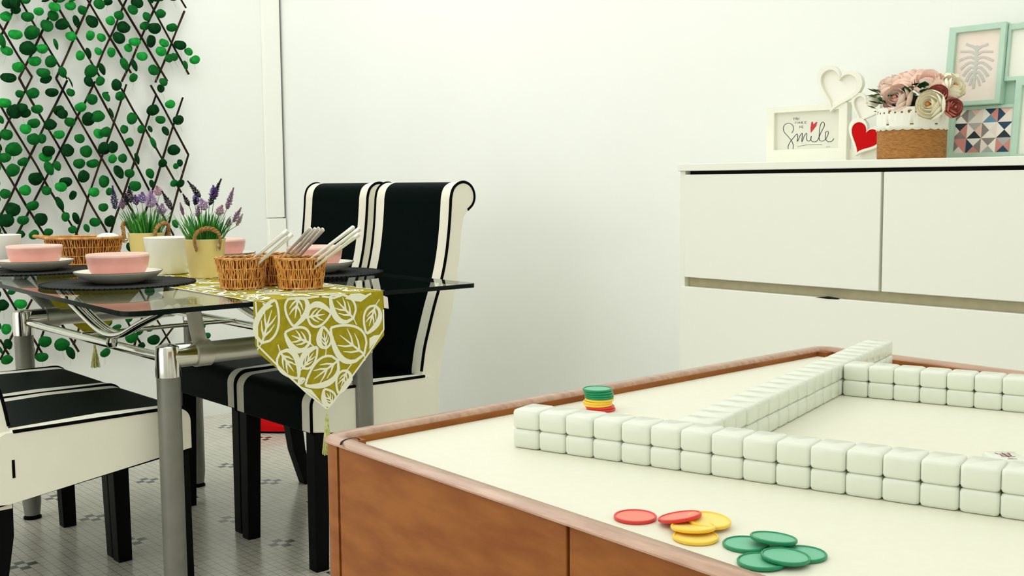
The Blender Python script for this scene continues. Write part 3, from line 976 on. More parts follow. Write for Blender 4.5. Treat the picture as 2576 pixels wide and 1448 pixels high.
def make_chair(label, sh=0.0):
    HW = HWS
    SEATP, BACKP = [(a - (sh if a < -.1 else 0), c) for a, c in SEATP0], [(a - sh, c) for a, c in BACKP0]
    FR2 = [(a - sh, c) for a, c in FR20]
    REARB = [(a - sh, c) for a, c in REARB0]
    t = empty('dining_chair', label, 'chair', group='black and white dining chairs')
    sb = MB()
    cushion(sb, SEATP, lambda i: i < 14 or i == len(SEATP) - 1, HWS)
    st = sb.build('seat', [WLEA, BLEA], t, angle=50)
    bb = MB()
    nf = len(FR2)
    cushion(bb, BACKP, lambda i: i < nf + 1, HWB)
    bk = bb.build('backrest', [WLEA, BLEA], t, angle=50)
    for s in (-1, 1):
        pts = [V((a, s * (HWS - 0.001), c)) for a, c in SEATP[:-5] + [(-0.150 - sh, 0.4770)]]
        MB().tube([V((0.205, s * (HW - 0.001), 0.368))] + pts, 0.0042, 8).build('piping', PIPE, st)
        MB().tube([V((a, s * (HWB - 0.001), c)) for a, c in FR2], 0.0042, 8).build('piping', PIPE, bk)
    # zip pull at the joint of seat and back
    MB().box((-0.156 - sh, -HWB - 0.019, 0.375), (-0.150 - sh, -HWB, 0.415)).build('fabric_tag', PIPE, bk)
    MB().prism([(-0.185 - sh, .3135), (0.205, .3665), (0.205, .374), (-0.185 - sh, .322)], 1, -HW + .006, HW - .006).build('underside_board', BWOOD, t)
    for s in (-1, 1):
        y0, y1 = (s * (HW - 0.002), s * (HW - 0.045))
        MB().add([(0.205, y0, 0.37), (0.16, y0, 0.37), (0.16, y1, 0.37), (0.205, y1, 0.37), (0.208, y0, 0), (0.170, y0, 0), (0.170, y1 + s * .004, 0), (0.208, y1 + s * .004, 0)],
                 [(0, 1, 2, 3), (4, 7, 6, 5), (0, 4, 5, 1), (1, 5, 6, 2), (2, 6, 7, 3), (3, 7, 4, 0)]).build('leg', BWOOD, t, bevel=0.002)
        lv, lfs = [], []
        for (xa, xb_, z) in ((-0.150, -0.205, 0.40), (-0.152, -0.204, 0.24), (-0.172, -0.216, 0.12), (-0.212, -0.246, 0.0)):
            yr0 = s * (HWB - 0.002)
            yr1 = s * (HWB - 0.046)
            lv += [(xa - sh, yr0, z), (xb_ - sh, yr0, z), (xb_ - sh, yr1, z), (xa - sh, yr1, z)]
        for i in range(3):
            for k in range(4):
                lfs.append((i * 4 + k, i * 4 + (k + 1) % 4, (i + 1) * 4 + (k + 1) % 4, (i + 1) * 4 + k))
        lfs += [(0, 1, 2, 3), (12, 15, 14, 13)]
        MB().add(lv, lfs).build('leg', BWOOD, t, bevel=0.002)
    return t


ch = make_chair('black and white leather chair in front of the right wall, nearest the games table')
ch.location = (1.700, 2.690, 0)
ch.rotation_euler = (0, 0, pi)
dup(ch, (1.712, 3.125, 0), pi, 'black and white leather chair in front of the right wall, nearer the room corner')
c3 = make_chair('black and white leather chair cut by the left photo edge, closest to the camera', 0.055)
c3.location = (0.972, 2.748, 0)
c3.rotation_euler = (0, 0, radians(1))
dup(c3, (0.972, 3.170, 0), 0, 'black and white leather chair left of the glass table, beyond the closest chair')

# ================================================================== DINING TABLE
GT = 0.75
dt = empty('dining_table', 'glass topped dining table on a chrome and grey tubular frame', 'table', (1.39, 3.03, 0))
DO = V((1.39, 3.03, 0))
TAB = [V((0.918, 2.262)), V((1.858, 2.262)), V((1.925, 3.83)), V((0.975, 3.83))]


def round_poly(P, r, n=6):
    out = []
    m_ = len(P)
    for i in range(m_):
        a, b_, c = P[i - 1], P[i], P[(i + 1) % m_]
        d1, d2 = (a - b_).normalized(), (c - b_).normalized()
        rr_ = r[i] if isinstance(r, (list, tuple)) else r
        p1, p2 = b_ + d1 * rr_, b_ + d2 * rr_
        for k in range(n + 1):
            t = k / n
            out.append(p1 * (1 - t) ** 2 + b_ * 2 * t * (1 - t) + p2 * t * t)
    return out


ol = round_poly(TAB, [0.05, 0.02, 0.05, 0.05])
g = MB()
n = len(ol)
lo_ = [(p.x - DO.x, p.y - DO.y) for p in ol]
vs = [(x, y, GT - 0.011) for x, y in lo_] + [(x, y, GT) for x, y in lo_]
g.add(vs, [tuple(range(n))[::-1]], 2)
g.add(vs, [tuple(range(n, 2 * n))], 0)
g.add(vs, [(i, (i + 1) % n, n + (i + 1) % n, n + i) for i in range(n)], 1)
g.build('glass_top', [GLASS, GLEDGE, GLUND], dt, fix=False, angle=20)
LX, LY = (1.108, 1.648), (2.49, 3.505)


def L(x, y, z):
    return V((x, y, z)) - DO


for x in LX:
    for y in LY:
        sx = 1 if x == LX[0] else -1
        lg = MB().lathe([(0.0225, 0.012), (0.027, 0.05), (0.0275, 0.575), (0.0, 0.575)], 28, L(x, y, 0)).build('leg', STEELG, dt)
        e = MB()
        pts = [L(x, y, 0.565), L(x, y, 0.595)] + [L(x, y, 0) + V((sx * (0.022 - 0.022 * cos(a)), 0, 0.595 + 0.022 * sin(a))) for a in [pi / 2 * k / 6 for k in range(1, 7)]] + [L(x + sx * 0.085, y, 0.617)]
        e.lathe([(0.0, 0.565), (0.0292, 0.565), (0.0292, 0.625), (0.027, 0.636), (0.015, 0.641), (0, 0.642)], 28, L(x, y, 0))
        e.tube([L(x, y, 0.612), L(x + sx * 0.062, y, 0.612)], 0.0285, 28)
        e.build('elbow_joint', CHROME, lg)
        MB().lathe([(0, 0), (0.026, 0), (0.026, 0.006), (0.016, 0.014), (0, 0.014)], 16, L(x, y, 0)).build('foot', PIPE, lg)
        # flat strap that carries the glass
        yo = y - 0.10 if y == LY[0] else y + 0.10
        sp = MB()
        bx = x + sx * 0.085
        tx = x + sx * 0.02
        s_pts = smooth([L(bx, y, 0.588), L(bx, y, 0.625), L(bx - sx * .02, y + (yo - y) * .25, 0.665), L(tx, yo, 0.729)], 6)
        sp.tube(s_pts, 0.019, 10, flat=0.28, up=(0, 1, 0))
        sp.tube([L(bx - 0.019, y, 0.612), L(bx + 0.019, y, 0.612)], 0.0315, 28)
        sp.lathe([(0, 0.727), (0.022, 0.727), (0.022, 0.7388), (0, 0.7388)], 16, L(tx, yo, 0))
        sp.build('glass_support', SATIN, dt)
for y in LY:
    MB().tube([L(LX[0] + 0.05, y, 0.612), L(LX[1] - 0.05, y, 0.612)], 0.0262, 28).build('crossbar', SATIN, dt)
for x, ux in ((LX[0] + 0.006, 1.062), (LX[1] - 0.085, 1.50)):
    MB().tube([L(x, LY[0] + .02, 0.604), L(x, LY[1] - .02, 0.604)], 0.0115, 16).build('side_rail', CHROME, dt)
    up_ = smooth([L(ux, 3.06, 0.738), L(ux, 3.02, 0.722), L(ux, 2.90, 0.683), L(ux, 2.80, 0.655), L(ux, 2.725, 0.645), L(ux, 2.64, 0.655), L(ux, 2.53, 0.69), L(ux, 2.42, 0.722), L(ux, 2.37, 0.738)], 6)
    cbr = MB().tube(up_, 0.0085, 12)
    cbr.tube([p + V((0.020 if x < 1.3 else -0.02, 0, 0.004)) for p in up_], 0.0065, 12)
    co = cbr.build('curved_bar', CHROME, dt)
    bl = MB().lathe([(0.0001, -0.015), (0.011, -0.011), (0.015, 0), (0.011, 0.011), (0.0001, 0.015)], 16, L(ux + (0.008 if x < 1.3 else -0.008), 2.725, 0.626))
    bl.build('ball_spacer', CHROME, co)
MB().tube([L(LX[0], 3.03, 0.612), L(LX[1] - .085, 3.03, 0.612)], 0.006, 12).build('middle_rod', CHROME, dt)

# ================================================================== TABLE RUNNER
RY, RZ = 2.2555, GT + 0.0008
run = empty('table_runner', 'olive table runner printed with white leaves, running the length of the glass table', 'table runner', (1.40, RY, GT))
RO = V((1.40, RY, GT))
cl = MB()
xa, xb = 1.207, 1.557
far = 3.838
sh = 0.052  # the table is turned a little, the cloth follows it


def rx(x, y):
    return x + (y - RY) * 0.035


# top strip, slightly wavy; then the drops
TH = 0.0012
NX, NY = 10, 40
top = []
for j in range(NY + 1):
    for i in range(NX + 1):
        y = RY + (far - RY) * j / NY
        x = xa + (xb - xa) * i / NX
        top.append(V((rx(x, y), y, GT + 0.0012)) - RO)
cl.add(top, [(j * (NX + 1) + i, j * (NX + 1) + i + 1, (j + 1) * (NX + 1) + i + 1, (j + 1) * (NX + 1) + i) for j in range(NY) for i in range(NX)], 0)


def drop(y, sgn, shift):
    P = [(xa, 0.0012), (xb, 0.0012), (xb + 0.001, -0.03), (xb + .001, -0.108), (xb - 0.03, -0.138), (1.392, -0.268), (xa + .012, -0.118), (xa + 0.002, -0.095), (xa, -0.02)]
    return [V((px + shift, y, GT + pz_)) - RO for px, pz_ in P]


cl.add(drop(RY, -1, 0), [tuple(range(9))], 0)
cl.add(drop(far, 1, (far - RY) * .035), [tuple(range(9))], 0)


RIBN = [0]


def rib(pts, wd, nrm, mi=1):
    """flat printed stroke lying on the cloth; pts carry their own widths factor."""
    nrm = V(nrm)
    RIBN[0] += 1
    pts = [p + nrm * (RIBN[0] % 400) * 0.7e-6 for p in pts]
    vs, fs = [], []
    for i, p in enumerate(pts):
        t = pts[min(i + 1, len(pts) - 1)] - pts[max(i - 1, 0)]
        t = t.normalized() if t.length > 0 else V((1, 0, 0))
        s = nrm.cross(t)
        ww = wd[i] if isinstance(wd, list) else wd
        vs += [p - s * ww / 2, p + s * ww / 2]
    for i in range(len(pts) - 1):
        fs.append((2 * i, 2 * i + 1, 2 * i + 3, 2 * i + 2))
    cl.add(vs, fs, mi)


def leaf_print(base, tip, w_, M, nrm, clip=None, lift=0.0):
    """leaf outline and veins in a 2D frame, mapped by M(u,v)->Vector."""
    b_, t_ = V(base), V(tip)
    ax = (t_ - b_)
    ln = ax.length
    ax = ax / ln
    sd = V((-ax.y, ax.x))
    N_ = 11
    for s in (-1, 1):
        pts, wd = [], []
        for i in range(N_ + 1):
            t = i / N_
            hw = w_ / 2 * (sin(pi * t ** 0.72)) ** 0.8 if 0 < t < 1 else 0
            q = b_ + ax * (ln * t) + sd * (s * hw)
            pts.append(M(q.x, q.y))
            wd.append((0.0050 + 0.0075 * (s > 0) * sin(pi * t)) * min(1.2, ln / 0.06 + .35))
        rib(pts, wd, nrm)
    vw = 0.0046 * min(1.2, ln / .07 + .2)
    rib([M(*(b_ + ax * ln * t)) for t in (0.0, 0.25, 0.5, 0.74)], [vw, vw, vw * .8, vw * .3], nrm)
    for t0, t1, k in ((0.14, 0.46, .62), (0.34, 0.66, .55)):
        for s in (-1, 1):
            q0, q1 = b_ + ax * ln * t0, b_ + ax * ln * t1 + sd * s * w_ * 0.5 * k
            qm_ = b_ + ax * ln * (t0 * .35 + t1 * .65) + sd * s * w_ * .5 * k * .75
            qm_ = (q0 + q1) / 2 + (qm_ - (q0 + q1) / 2) * .4 - ax * ln * .03
            rib([M(*q0), M(*qm_), M(*q1)], [vw, vw * .8, vw * .3], nrm)
    rib([M(*b_), M(*(b_ - ax * 0.018 + sd * 0.006))], 0.0028, nrm)


def rp(x, y):
    p = ony(600 + x / 4.26, 700 + y / 4.26, RY)
    return (p.x, p.z)




def MF(u, v):
    """point of the print on the hanging end, kept inside the cut cloth."""
    z = v - GT
    lo_x, hi_x = xa + .001, xb - .0005
    if z < -.118:
        lo_x = xa + .012 + (1.392 - xa - .012) * min(1, (z + .118) / -.150)
    if z < -.138:
        hi_x = xb - .03 + (1.392 - xb + .03) * min(1, (z + .138) / -.130)
    elif z < -.108:
        hi_x = xb - .03 * (z + .108) / -.03
    z = max(z, -.2675)
    return V((min(max(u, min(lo_x, hi_x)), hi_x), RY - 0.0007, GT + min(z, 0.0005))) - RO


for bs, tp, w_ in (((250, 690), (390, 215), 215), ((640, 175), (590, 515), 225), ((735, 415), (990, 370), 200), ((1230, 425), (985, 170), 225), ((1465, 290), (1372, 590), 175), ((762, 690), (495, 580), 205),
                   ((940, 745), (903, 515), 125), ((1345, 810), (985, 530), 320), ((445, 790), (640, 1068), 190), ((690, 960), (842, 735), 130), ((1065, 880), (715, 1145), 240),
                   ((1015, 1345), (915, 1185), 120), ((1160, 985), (1070, 1230), 150), ((640, 1120), (710, 1075), 40)):
    u0, u1 = rp(*bs), rp(*tp)
    leaf_print(u0, u1, w_ / 4.26 * 0.00097 * 1.16, MF, (0, -1, 0))
for poly in ([(1140, 215), (1200, 130), (1300, 145), (1390, 190), (1310, 250), (1230, 240)], [(1400, 640), (1450, 610), (1520, 600), (1460, 680), (1400, 760)], [(250, 260), (370, 290), (300, 340), (270, 300)],
             [(670, 1160), (780, 1190), (900, 1340), (840, 1290), (760, 1230)], [(160, 205), (260, 215), (300, 260), (200, 235)]):
    cl.add([MF(*rp(*p)) for p in poly], [tuple(range(len(poly)))], 1)
# white hem
hem = [rp(*p) for p in ((180, 235), (195, 440), (205, 720), (460, 975), (700, 1210), (985, 1395), (1090, 1240), (1250, 1000), (1400, 790), (1560, 545), (1575, 330))]
rib([MF(*p) for p in hem], 0.0045, (0, -1, 0))
for k in range(3):
    rib([MF(*rp(560 + 330 * k, 160 + 14 * k)), MF(*rp(720 + 300 * k, 210)), MF(*rp(860 + 280 * k, 160))], 0.005, (0, -1, 0))
rl = random.Random(21)
MT = lambda u, v: V((rx(u, v), v, GT + 0.0019)) - RO
yy = RY + 0.05
while yy < far - 0.05:
    for k in range(4):
        cx_ = xa + (k + .5) * (xb - xa) / 4 + rl.uniform(-.01, .01)
        a = rl.uniform(0, 2 * pi)
        ln = rl.uniform(.065, .095)
        c_2 = V((cx_, yy + rl.uniform(-.012, .012)))
        d_ = V((cos(a), sin(a)))
        p0_, p1_ = c_2 - d_ * ln / 2, c_2 + d_ * ln / 2
        p0_.x = min(max(p0_.x, xa + .02), xb - .02)
        p1_.x = min(max(p1_.x, xa + .02), xb - .02)
        p0_.y = max(p0_.y, RY + .012)
        p1_.y = max(p1_.y, RY + .012)
        leaf_print(p0_, p1_, ln * rl.uniform(.5, .68), MT, (0, 0, 1))
    yy += 0.075
for xx in (xa + .003, xb - .003):
    rib([MT(xx, RY + .002), MT(xx, far)], 0.006, (0, 0, 1))
cl.build('cloth', [OLIVE, RWHT], run, fix=False)


def tassel(x, y, z0, z1_, r):
    tt = MB()
    tt.tube([(x, y, z0), (x, y, z1_ + (z0 - z1_) * .84)], 0.0016, 6)
    zt2 = z1_ + (z0 - z1_) * .84
    tt.lathe([(0, zt2 + .004), (.004, zt2), (.0045, zt2 - .008), (.0035, zt2 - .012)], 10, (x, y, 0))
    q = random.Random(9)
    for k in range(46):
        a = q.uniform(0, 2 * pi)
        rr_ = r * sqrt(q.uniform(.05, 1))
        tt.tube([(x + .002 * cos(a), y + .002 * sin(a), zt2 - .006), (x + rr_ * .6 * cos(a), y + rr_ * .6 * sin(a), (zt2 + z1_) / 2), (x + rr_ * cos(a), y + rr_ * sin(a), z1_ + q.uniform(0, .01))], .0011, 5)
    tt.v = [tuple(V(p) - RO) for p in tt.v]
    return tt.build('tassel', TASS, run, fix=False)


tassel(1.390, RY - .001, GT - .268, 0.373, 0.0135)
tassel(1.4466, far + .001, GT - .268, 0.385, 0.016)
tg = [ony(964, 743, RY - .0015), ony(975, 747, RY - .0015), ony(978, 776, RY - .0015), ony(966, 774, RY - .0015)]
MB().add([p - RO for p in tg], [(0, 1, 2, 3)]).build('care_label', TAG, run, fix=False)

# ================================================================== PLACE SETTINGS
TOPZ = GT + 0.0002
RUNZ = GT + 0.0028


def make_mat(label):
    p = [(0.0, 0.0)]
    prof = [(0.0, 0.0), (0.19, 0.0)]
    n_ = 26
    for i in range(n_):
        r = 0.193 - i * 0.193 / n_
        prof += [(r, 0.0048), (max(r - 0.0035, 0), 0.0034)]
    prof.append((0, .004))
    mb = MB().lathe(prof, 72)
    for k in range(96):
        a = 2 * pi * k / 96
        mb.box((0.190, -0.0035, 0.0003), (0.197, 0.0035, 0.0050), 0, Matrix.Rotation(a, 4, 'Z'))
    o = mb.build('placemat', MATB, angle=25)
    return tag(o, label, 'placemat', 'round black woven placemats')


def make_plate(label):
    t = empty('plate', label, 'plate', group='stoneware plates')
    prof = [(0.0, 0.0), (0.060, 0.0), (0.066, 0.003), (0.095, 0.013), (0.108, 0.024), (0.1125, 0.0295), (0.1125, 0.0305), (0.1105, 0.0305), (0.104, 0.025), (0.088, 0.014), (0.062, 0.0065), (0.0, 0.006)]
    mis = [0, 0, 0, 0, 0, 1, 1, 2, 2, 2, 2]
    MB().lathe(prof, 72, mis=mis).build('dish', [PLATE, PLATER, PLATEI], t, angle=60)
    return t


def make_bowl(label):
    o = MB().lathe([(0.0, 0.0), (0.046, 0.0), (0.052, 0.003), (0.066, 0.016), (0.0755, 0.034), (0.0795, 0.056), (0.0800, 0.062), (0.0800, 0.068), (0.0785, 0.0690), (0.0770, 0.067), (0.0745, 0.05), (0.068, 0.03), (0.05, 0.012), (0.0, 0.007)], 72,
                   mis=[0, 0, 0, 0, 0, 0, 1, 1, 1, 1, 1, 1, 1]).build('bowl', [PINK, PINKL], angle=60)
    return tag(o, label, 'bowl', 'pink bowls')


cen = [(V((1.168, 2.912)), 'at the near left place of the glass table', 0.2), (atd(88, 650, 3.72), 'at the left edge of the photo on the glass table', 0.5),
       (V((1.712, 2.822)), 'at the right place in front of the chair backs', 1.1), (atd(556, 620, 3.86), 'at the far right place behind the rope handled tub', 2.0)]
M0 = P0 = B0 = None
for c, where, rz in cen:
    c = V((c.x, c.y, 0))
    if M0 is None:
        M0 = make_mat('round black woven placemat ' + where)
        P0 = make_plate('grey plate with dark rim ' + where)
        B0 = make_bowl('pink glazed bowl ' + where)
        mo, po, bo = M0, P0, B0
    else:
        mo, po, bo = dup(M0, label='round black woven placemat ' + where), dup(P0, label='grey plate with dark rim ' + where), dup(B0, label='pink glazed bowl ' + where)
    mo.location, po.location, bo.location = c + V((0, 0, RUNZ - .0004)), c + V((0, 0, RUNZ + .0044)), c + V((0, 0, RUNZ + .0108))
    mo.rotation_euler.z = rz
# ================================================================== WICKER BASKETS
def wicker(root, rb, rt_, h, n, sx=1.0, sy=1.0, seed=0, wob=0.0012, sr=0.0017):
    q = random.Random(seed)
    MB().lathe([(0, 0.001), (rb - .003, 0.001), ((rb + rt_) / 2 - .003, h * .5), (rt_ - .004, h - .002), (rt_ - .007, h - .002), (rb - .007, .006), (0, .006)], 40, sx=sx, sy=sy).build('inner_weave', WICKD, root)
    mb = MB()
    for k in range(n):
        a = 2 * pi * (k + q.uniform(-.25, .25)) / n
        pts = []
        for i in range(8):
            t = i / 7
            r = rb + (rt_ - rb) * (t ** 1.2) + 0.002 * sin(t * 9 + k) + (0.0015 if (i + k) % 2 else -.0005)
            aa = a + q.uniform(-1, 1) * wob / rb * 1.5
            pts.append((r * cos(aa) * sx, r * sin(aa) * sy, h * t))
        mb.tube(pts, [sr * q.uniform(.75, 1.3) for _ in pts], 5)
    for z, rr_, th in ((0.003, rb + .001, .0022), (h * .33, rb + (rt_ - rb) * .3, .0016), (h * .66, rb + (rt_ - rb) * .6, .0016)):
        mb.tube([(rr_ * cos(2 * pi * k / 40) * sx, rr_ * sin(2 * pi * k / 40) * sy, z + .001 * (k % 2)) for k in range(41)], th, 6, cap=False)
    mb.build('side_weave', WICK, root, fix=False)
    rm = MB()
    for ph in (0, pi):
        rm.tube([((rt_ + .001 + .0018 * cos(k * 1.1 + ph)) * cos(2 * pi * k / 60) * sx, (rt_ + .001 + .0018 * cos(k * 1.1 + ph)) * sin(2 * pi * k / 60) * sy, h + .0018 * sin(k * 1.1 + ph)) for k in range(61)], .0024, 6, cap=False)
    rm.build('braided_rim', WICKL, root, fix=False)


bpos = [(V((1.444, 2.447)), 'small round wicker basket of spoons, right one of the front pair'), (V((1.342, 2.560)), 'small round wicker basket of knives, left one of the front pair'),
        (V((1.465, 2.600)), 'small round wicker basket of forks standing behind the front pair')]
for k, (c, lb) in enumerate(bpos):
    t = empty('cutlery_basket', lb, 'basket', (c.x, c.y, RUNZ), group='small wicker cutlery baskets')
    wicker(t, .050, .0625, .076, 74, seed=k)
bigc = atd(213, 640, 4.0)
t = empty('bread_basket', 'wide oval wicker basket holding a white napkin, behind the pink bowls', 'basket', (bigc.x, bigc.y, RUNZ), rz=radians(-38))
wicker(t, .078, .098, .088, 96, sx=1.28, sy=1.0, seed=8, sr=.0016)
pp = MB()
cp = [(0.098 * 1.28 * cos(a) * 1.0, 0.098 * sin(a), .088) for a in [2 * pi * k / 48 for k in range(49)]]
pp.tube(cp, .0045, 8, cap=False)
pp.tube([(-.12, -.03, .088), (-.16, -.01, .094), (-.165, .01, .094), (-.12, .03, .088)], .005, 8)
pp.build('rim_hoop', WICKL, t, fix=False)
ec = atd(271, 592, 3.99)
nap = MB().lathe([(0.0, -0.035), (0.03, -.028), (0.038, 0.0), (0.031, 0.012), (0.018, 0.019), (0, 0.021)], 24, sx=1.1, sy=.9).build('rolled_napkin', WPOT)
nap.location = (ec.x, ec.y, 0.8345)
tag(nap, 'rounded white napkin bundle lying in the wide oval wicker basket', 'napkin')

# ------------------------------------------------------------------ cutlery
def cutlery(kind, label, foot, px, grp, wd=0.0062, thick=.42, dist=None):
    """handle-up piece: foot is the point in the basket, px the photo pixel where its end shows."""
    f_ = V(foot)
    d0 = ray(*px)
    tip = CAM + d0 * (dist / math.hypot(d0.x, d0.y))
    ax = tip - f_
    ln = ax.length
    mb = MB()
    N_ = 12
    pts = [f_ + ax * (i / N_) for i in range(N_ + 1)]
    ws = []
    for i in range(N_ + 1):
        t = i / N_
        ws.append(wd * .72 * (0.5 + 0.5 * t ** 1.5) if i < N_ else wd * .4)
    ws.insert(N_, wd * .72)
    pts.insert(N_, f_ + ax * (1 - .012))
    side = ax.cross(FWD).normalized()
    mb.tube(pts, ws, 10, flat=thick, up=tuple(side.cross(ax.normalized())))
    if kind == 'fork':
        for s in (-1, 0, 1):
            mb.tube([f_ - ax.normalized() * .001, f_ - ax.normalized() * .004 + side * s * .003, f_ - ax.normalized() * .022 + side * s * .004], .0011, 6)
    elif kind == 'spoon':
        q = ax.to_track_quat('Z', 'Y').to_matrix().to_4x4()
        mb.lathe([(0, -.024), (.006, -.020), (.009, -.01), (.006, -.002), (0, 0)], 12, f_, M=q)
    else:
        mb.tube([f_, f_ - ax.normalized() * .022], [.004, .0015], 8, flat=.2)
    o = mb.build(kind, STEEL, fix=True)
    o['label'] = label
    o['category'] = 'cutlery'
    o['group'] = grp
    return o


def bp(k, dx, dy, z):
    return (bpos[k][0].x + dx, bpos[k][0].y + dy, RUNZ + z)


K = 'knives in the left wicker basket'
cutlery('table_knife', 'steel table knife, upper of the two handles rising from the left wicker basket', bp(1, -.014, .012, .034), (724, 579), K, .0095, .5, dist=2.80)
cutlery('table_knife', 'steel table knife, lower of the two handles rising from the left wicker basket', bp(1, -.004, -.012, .030), (736, 588), K, .0085, .5, dist=2.77)
K = 'forks in the rear wicker basket'
for i, (x, y) in enumerate(((783, 573), (795, 574), (804, 573), (814, 575))):
    cutlery('fork', 'steel fork, %s from the left among the handles in the rear wicker basket' % ORD[i], bp(2, -.022 + .011 * i, .014 - .011 * i, .03), (x, y), K, .0078, dist=2.84 - .015 * i)
K = 'spoons in the right wicker basket'
for i, (x, y) in enumerate(((891, 570), (906, 574), (904, 588))):
    cutlery('spoon', 'steel spoon, %s of the three handles leaning from the right wicker basket' % ('uppermost', 'middle', 'lowest')[i], bp(0, -.026 + .010 * i, .018 - .015 * i, .032 - .002 * i), (x, y), K, .0078, .8, dist=2.73 - .02 * i)

# ------------------------------------------------------------------ white planters
wp = MB().lathe([(0, 0), (.054, 0), (.058, .004), (.0675, .100), (.0685, .106), (.066, .107), (.063, .098), (.053, .008), (0, .008)], 56)
w0 = wp.build('ceramic_pot', WPOT, angle=50)
w0.location = (1.413, 3.150, RUNZ)
tag(w0, 'plain white tapered pot beside the front cream tub', 'pot', 'plain white pots')
ec = atd(-2, 640, 3.97)
dup(w0, (ec.x, ec.y, TOPZ), 0, 'plain white pot at the far left, cut by the photo edge behind the pink bowl')

# ------------------------------------------------------------------ lavender tubs
def blade(mb, a, d, ln, w_, mi):
    d = V(d).normalized()
    s = d.cross(V((0, 0, 1)))
    s = s.normalized() if s.length > 1e-3 else V((1, 0, 0))
    s = (s + V((random.random() - .5, random.random() - .5, 0)) * .6).normalized()
    p = V(a)
    pts = [p, p + d * ln * .5, p + d * ln * .85 + V((d.x, d.y, -.2)) * ln * .03, p + d * ln + V((d.x, d.y, -.5)) * ln * .06]
    vs = [pts[0] - s * w_ / 2, pts[0] + s * w_ / 2, pts[1] - s * w_ / 2, pts[1] + s * w_ / 2, pts[2] - s * w_ / 3, pts[2] + s * w_ / 3, pts[3]]
    mb.add(vs, [(0, 1, 3, 2), (2, 3, 5, 4), (4, 5, 6)], mi)


def lavender(label, cx_, cy_, spikes, hang, ox, seed):
    random.seed(seed)
    O = V((cx_, cy_, RUNZ))
    t = empty('lavender_tub', label, 'potted plant', O, group='cream tubs of lavender')
    H = 0.106
    body = MB().lathe([(0, 0), (.044, 0), (.0455, .003), (.056, H - .003), (.0580, H), (.0580, H + .002), (.0555, H + .002), (.053, H - .004), (.044, .006), (0, .006)], 56, mis=[0, 0, 0, 0, 1, 1, 1, 1, 1])
    body.build('tub', [CREAM, CREAMI], t, angle=50)
    MB().lathe([(0, H - .006), (.05, H - .010), (.052, H - .016)], 24).build('moss', SOIL, t)
    d = math.hypot(cx_, cy_)
    for ang in hang:
        hb = MB()
        ca, sa = cos(ang), sin(ang)
        tn = V((-sa, ca, 0))
        out = V((ca, sa, 0))
        c = out * 0.0605
        pts = [c + tn * -.030 + V((0, 0, H - .026)), c + tn * -.035 + V((0, 0, H + .004)), c + tn * -.025 + out * .006 + V((0, 0, H + .024)), c + out * .009 + V((0, 0, H + .033)), c + tn * .025 + out * .006 + V((0, 0, H + .024)), c + tn * .035 + V((0, 0, H + .004)),
               c + tn * .030 + V((0, 0, H - .026))]
        pts = smooth(pts, 7)
        for ph in (0, 2 * pi / 3, 4 * pi / 3):
            hb.tube([p + (out * cos(i * .8 + ph) + V((0, 0, 1)) * sin(i * .8 + ph)) * .0034 for i, p in enumerate(pts)], .0040, 6)
        ho = hb.build('rope_handle', ROPE, t, fix=False)
        for s in (-1, 1):
            rv = MB()
            q = (out).to_track_quat('Z', 'Y').to_matrix().to_4x4()
            rv.lathe([(0, .004), (.004, .003), (.0052, 0), (.0052, -.006), (0, -.006)], 12, c * .93 + tn * s * .030 + V((0, 0, H - .020)), M=q)
            rv.tube([c * .965 + tn * s * .030 + V((0, 0, H - .030)), c * .975 + tn * s * .030 + V((0, 0, H - .010))], .005, 10)
            rv.build('rivet_loop', CHROME, ho)
    gb = MB()
    for k in range(170):
        a = random.uniform(0, 2 * pi)
        r = .045 * sqrt(random.random())
        bs = V((r * cos(a), r * sin(a), H - .014))
        lean = .25 + .55 * r / .045
        dd = V((cos(a) * lean * random.uniform(.3, 1), sin(a) * lean * random.uniform(.3, 1), 1))
        blade(gb, bs, dd, random.uniform(.05, .105), random.uniform(.0036, .006), 0 if random.random() < .68 else 1)
    gb.build('grass_leaves', [GRS, GRS2], t, fix=False)
    for (tx, ty, bx, by, hw, cn) in spikes:
        dd = d + random.uniform(-.03, .03)
        tip = atd(250 + tx / 4.9925, 430 + ty / 4.9925, dd) - O
        bot = atd(250 + bx / 4.9925, 430 + by / 4.9925, dd) - O
        ax = tip - bot
        ln = ax.length
        axn = ax.normalized()
        hwm = hw / 4.9925 / F_PX * d * 1.5
        sb = MB()
        root_ = V((bot.x * .35, bot.y * .35, H - .014))
        sb.tube([root_, root_.lerp(bot, .6) + V((0, 0, .006)), bot, tip], .0009, 5, mi=1)
        o1 = axn.orthogonal().normalized()
        o2 = axn.cross(o1)
        nb = int(ln / .0020)
        for i in range(nb):
            tt = i / nb
            prof_ = hwm * (.5 + .7 * sin(pi * min(1, tt * 1.15) ** .8)) * (1 - .55 * tt ** 2)
            for j in range(5):
                a = j * pi * .4 + i * .9 + random.uniform(-.3, .3)
                dr = (o1 * cos(a) + o2 * sin(a))
                p0_ = bot + ax * tt
                p1_ = p0_ + dr * prof_ * random.uniform(.6, 1.1) + axn * .0035
                sw = axn.cross(dr) * .0021
                md_ = p0_.lerp(p1_, .6)
                sb.add([p0_, md_ - sw, p1_, md_ + sw, md_ + axn * .0012, md_ - axn * .0012], [(0, 1, 4), (1, 2, 4), (2, 3, 4), (3, 0, 4), (0, 5, 1), (1, 5, 2), (2, 5, 3), (3, 5, 0)], 0)
        so = sb.build('flower_spike', [LAV[cn], GRS], t, fix=False)
    return t


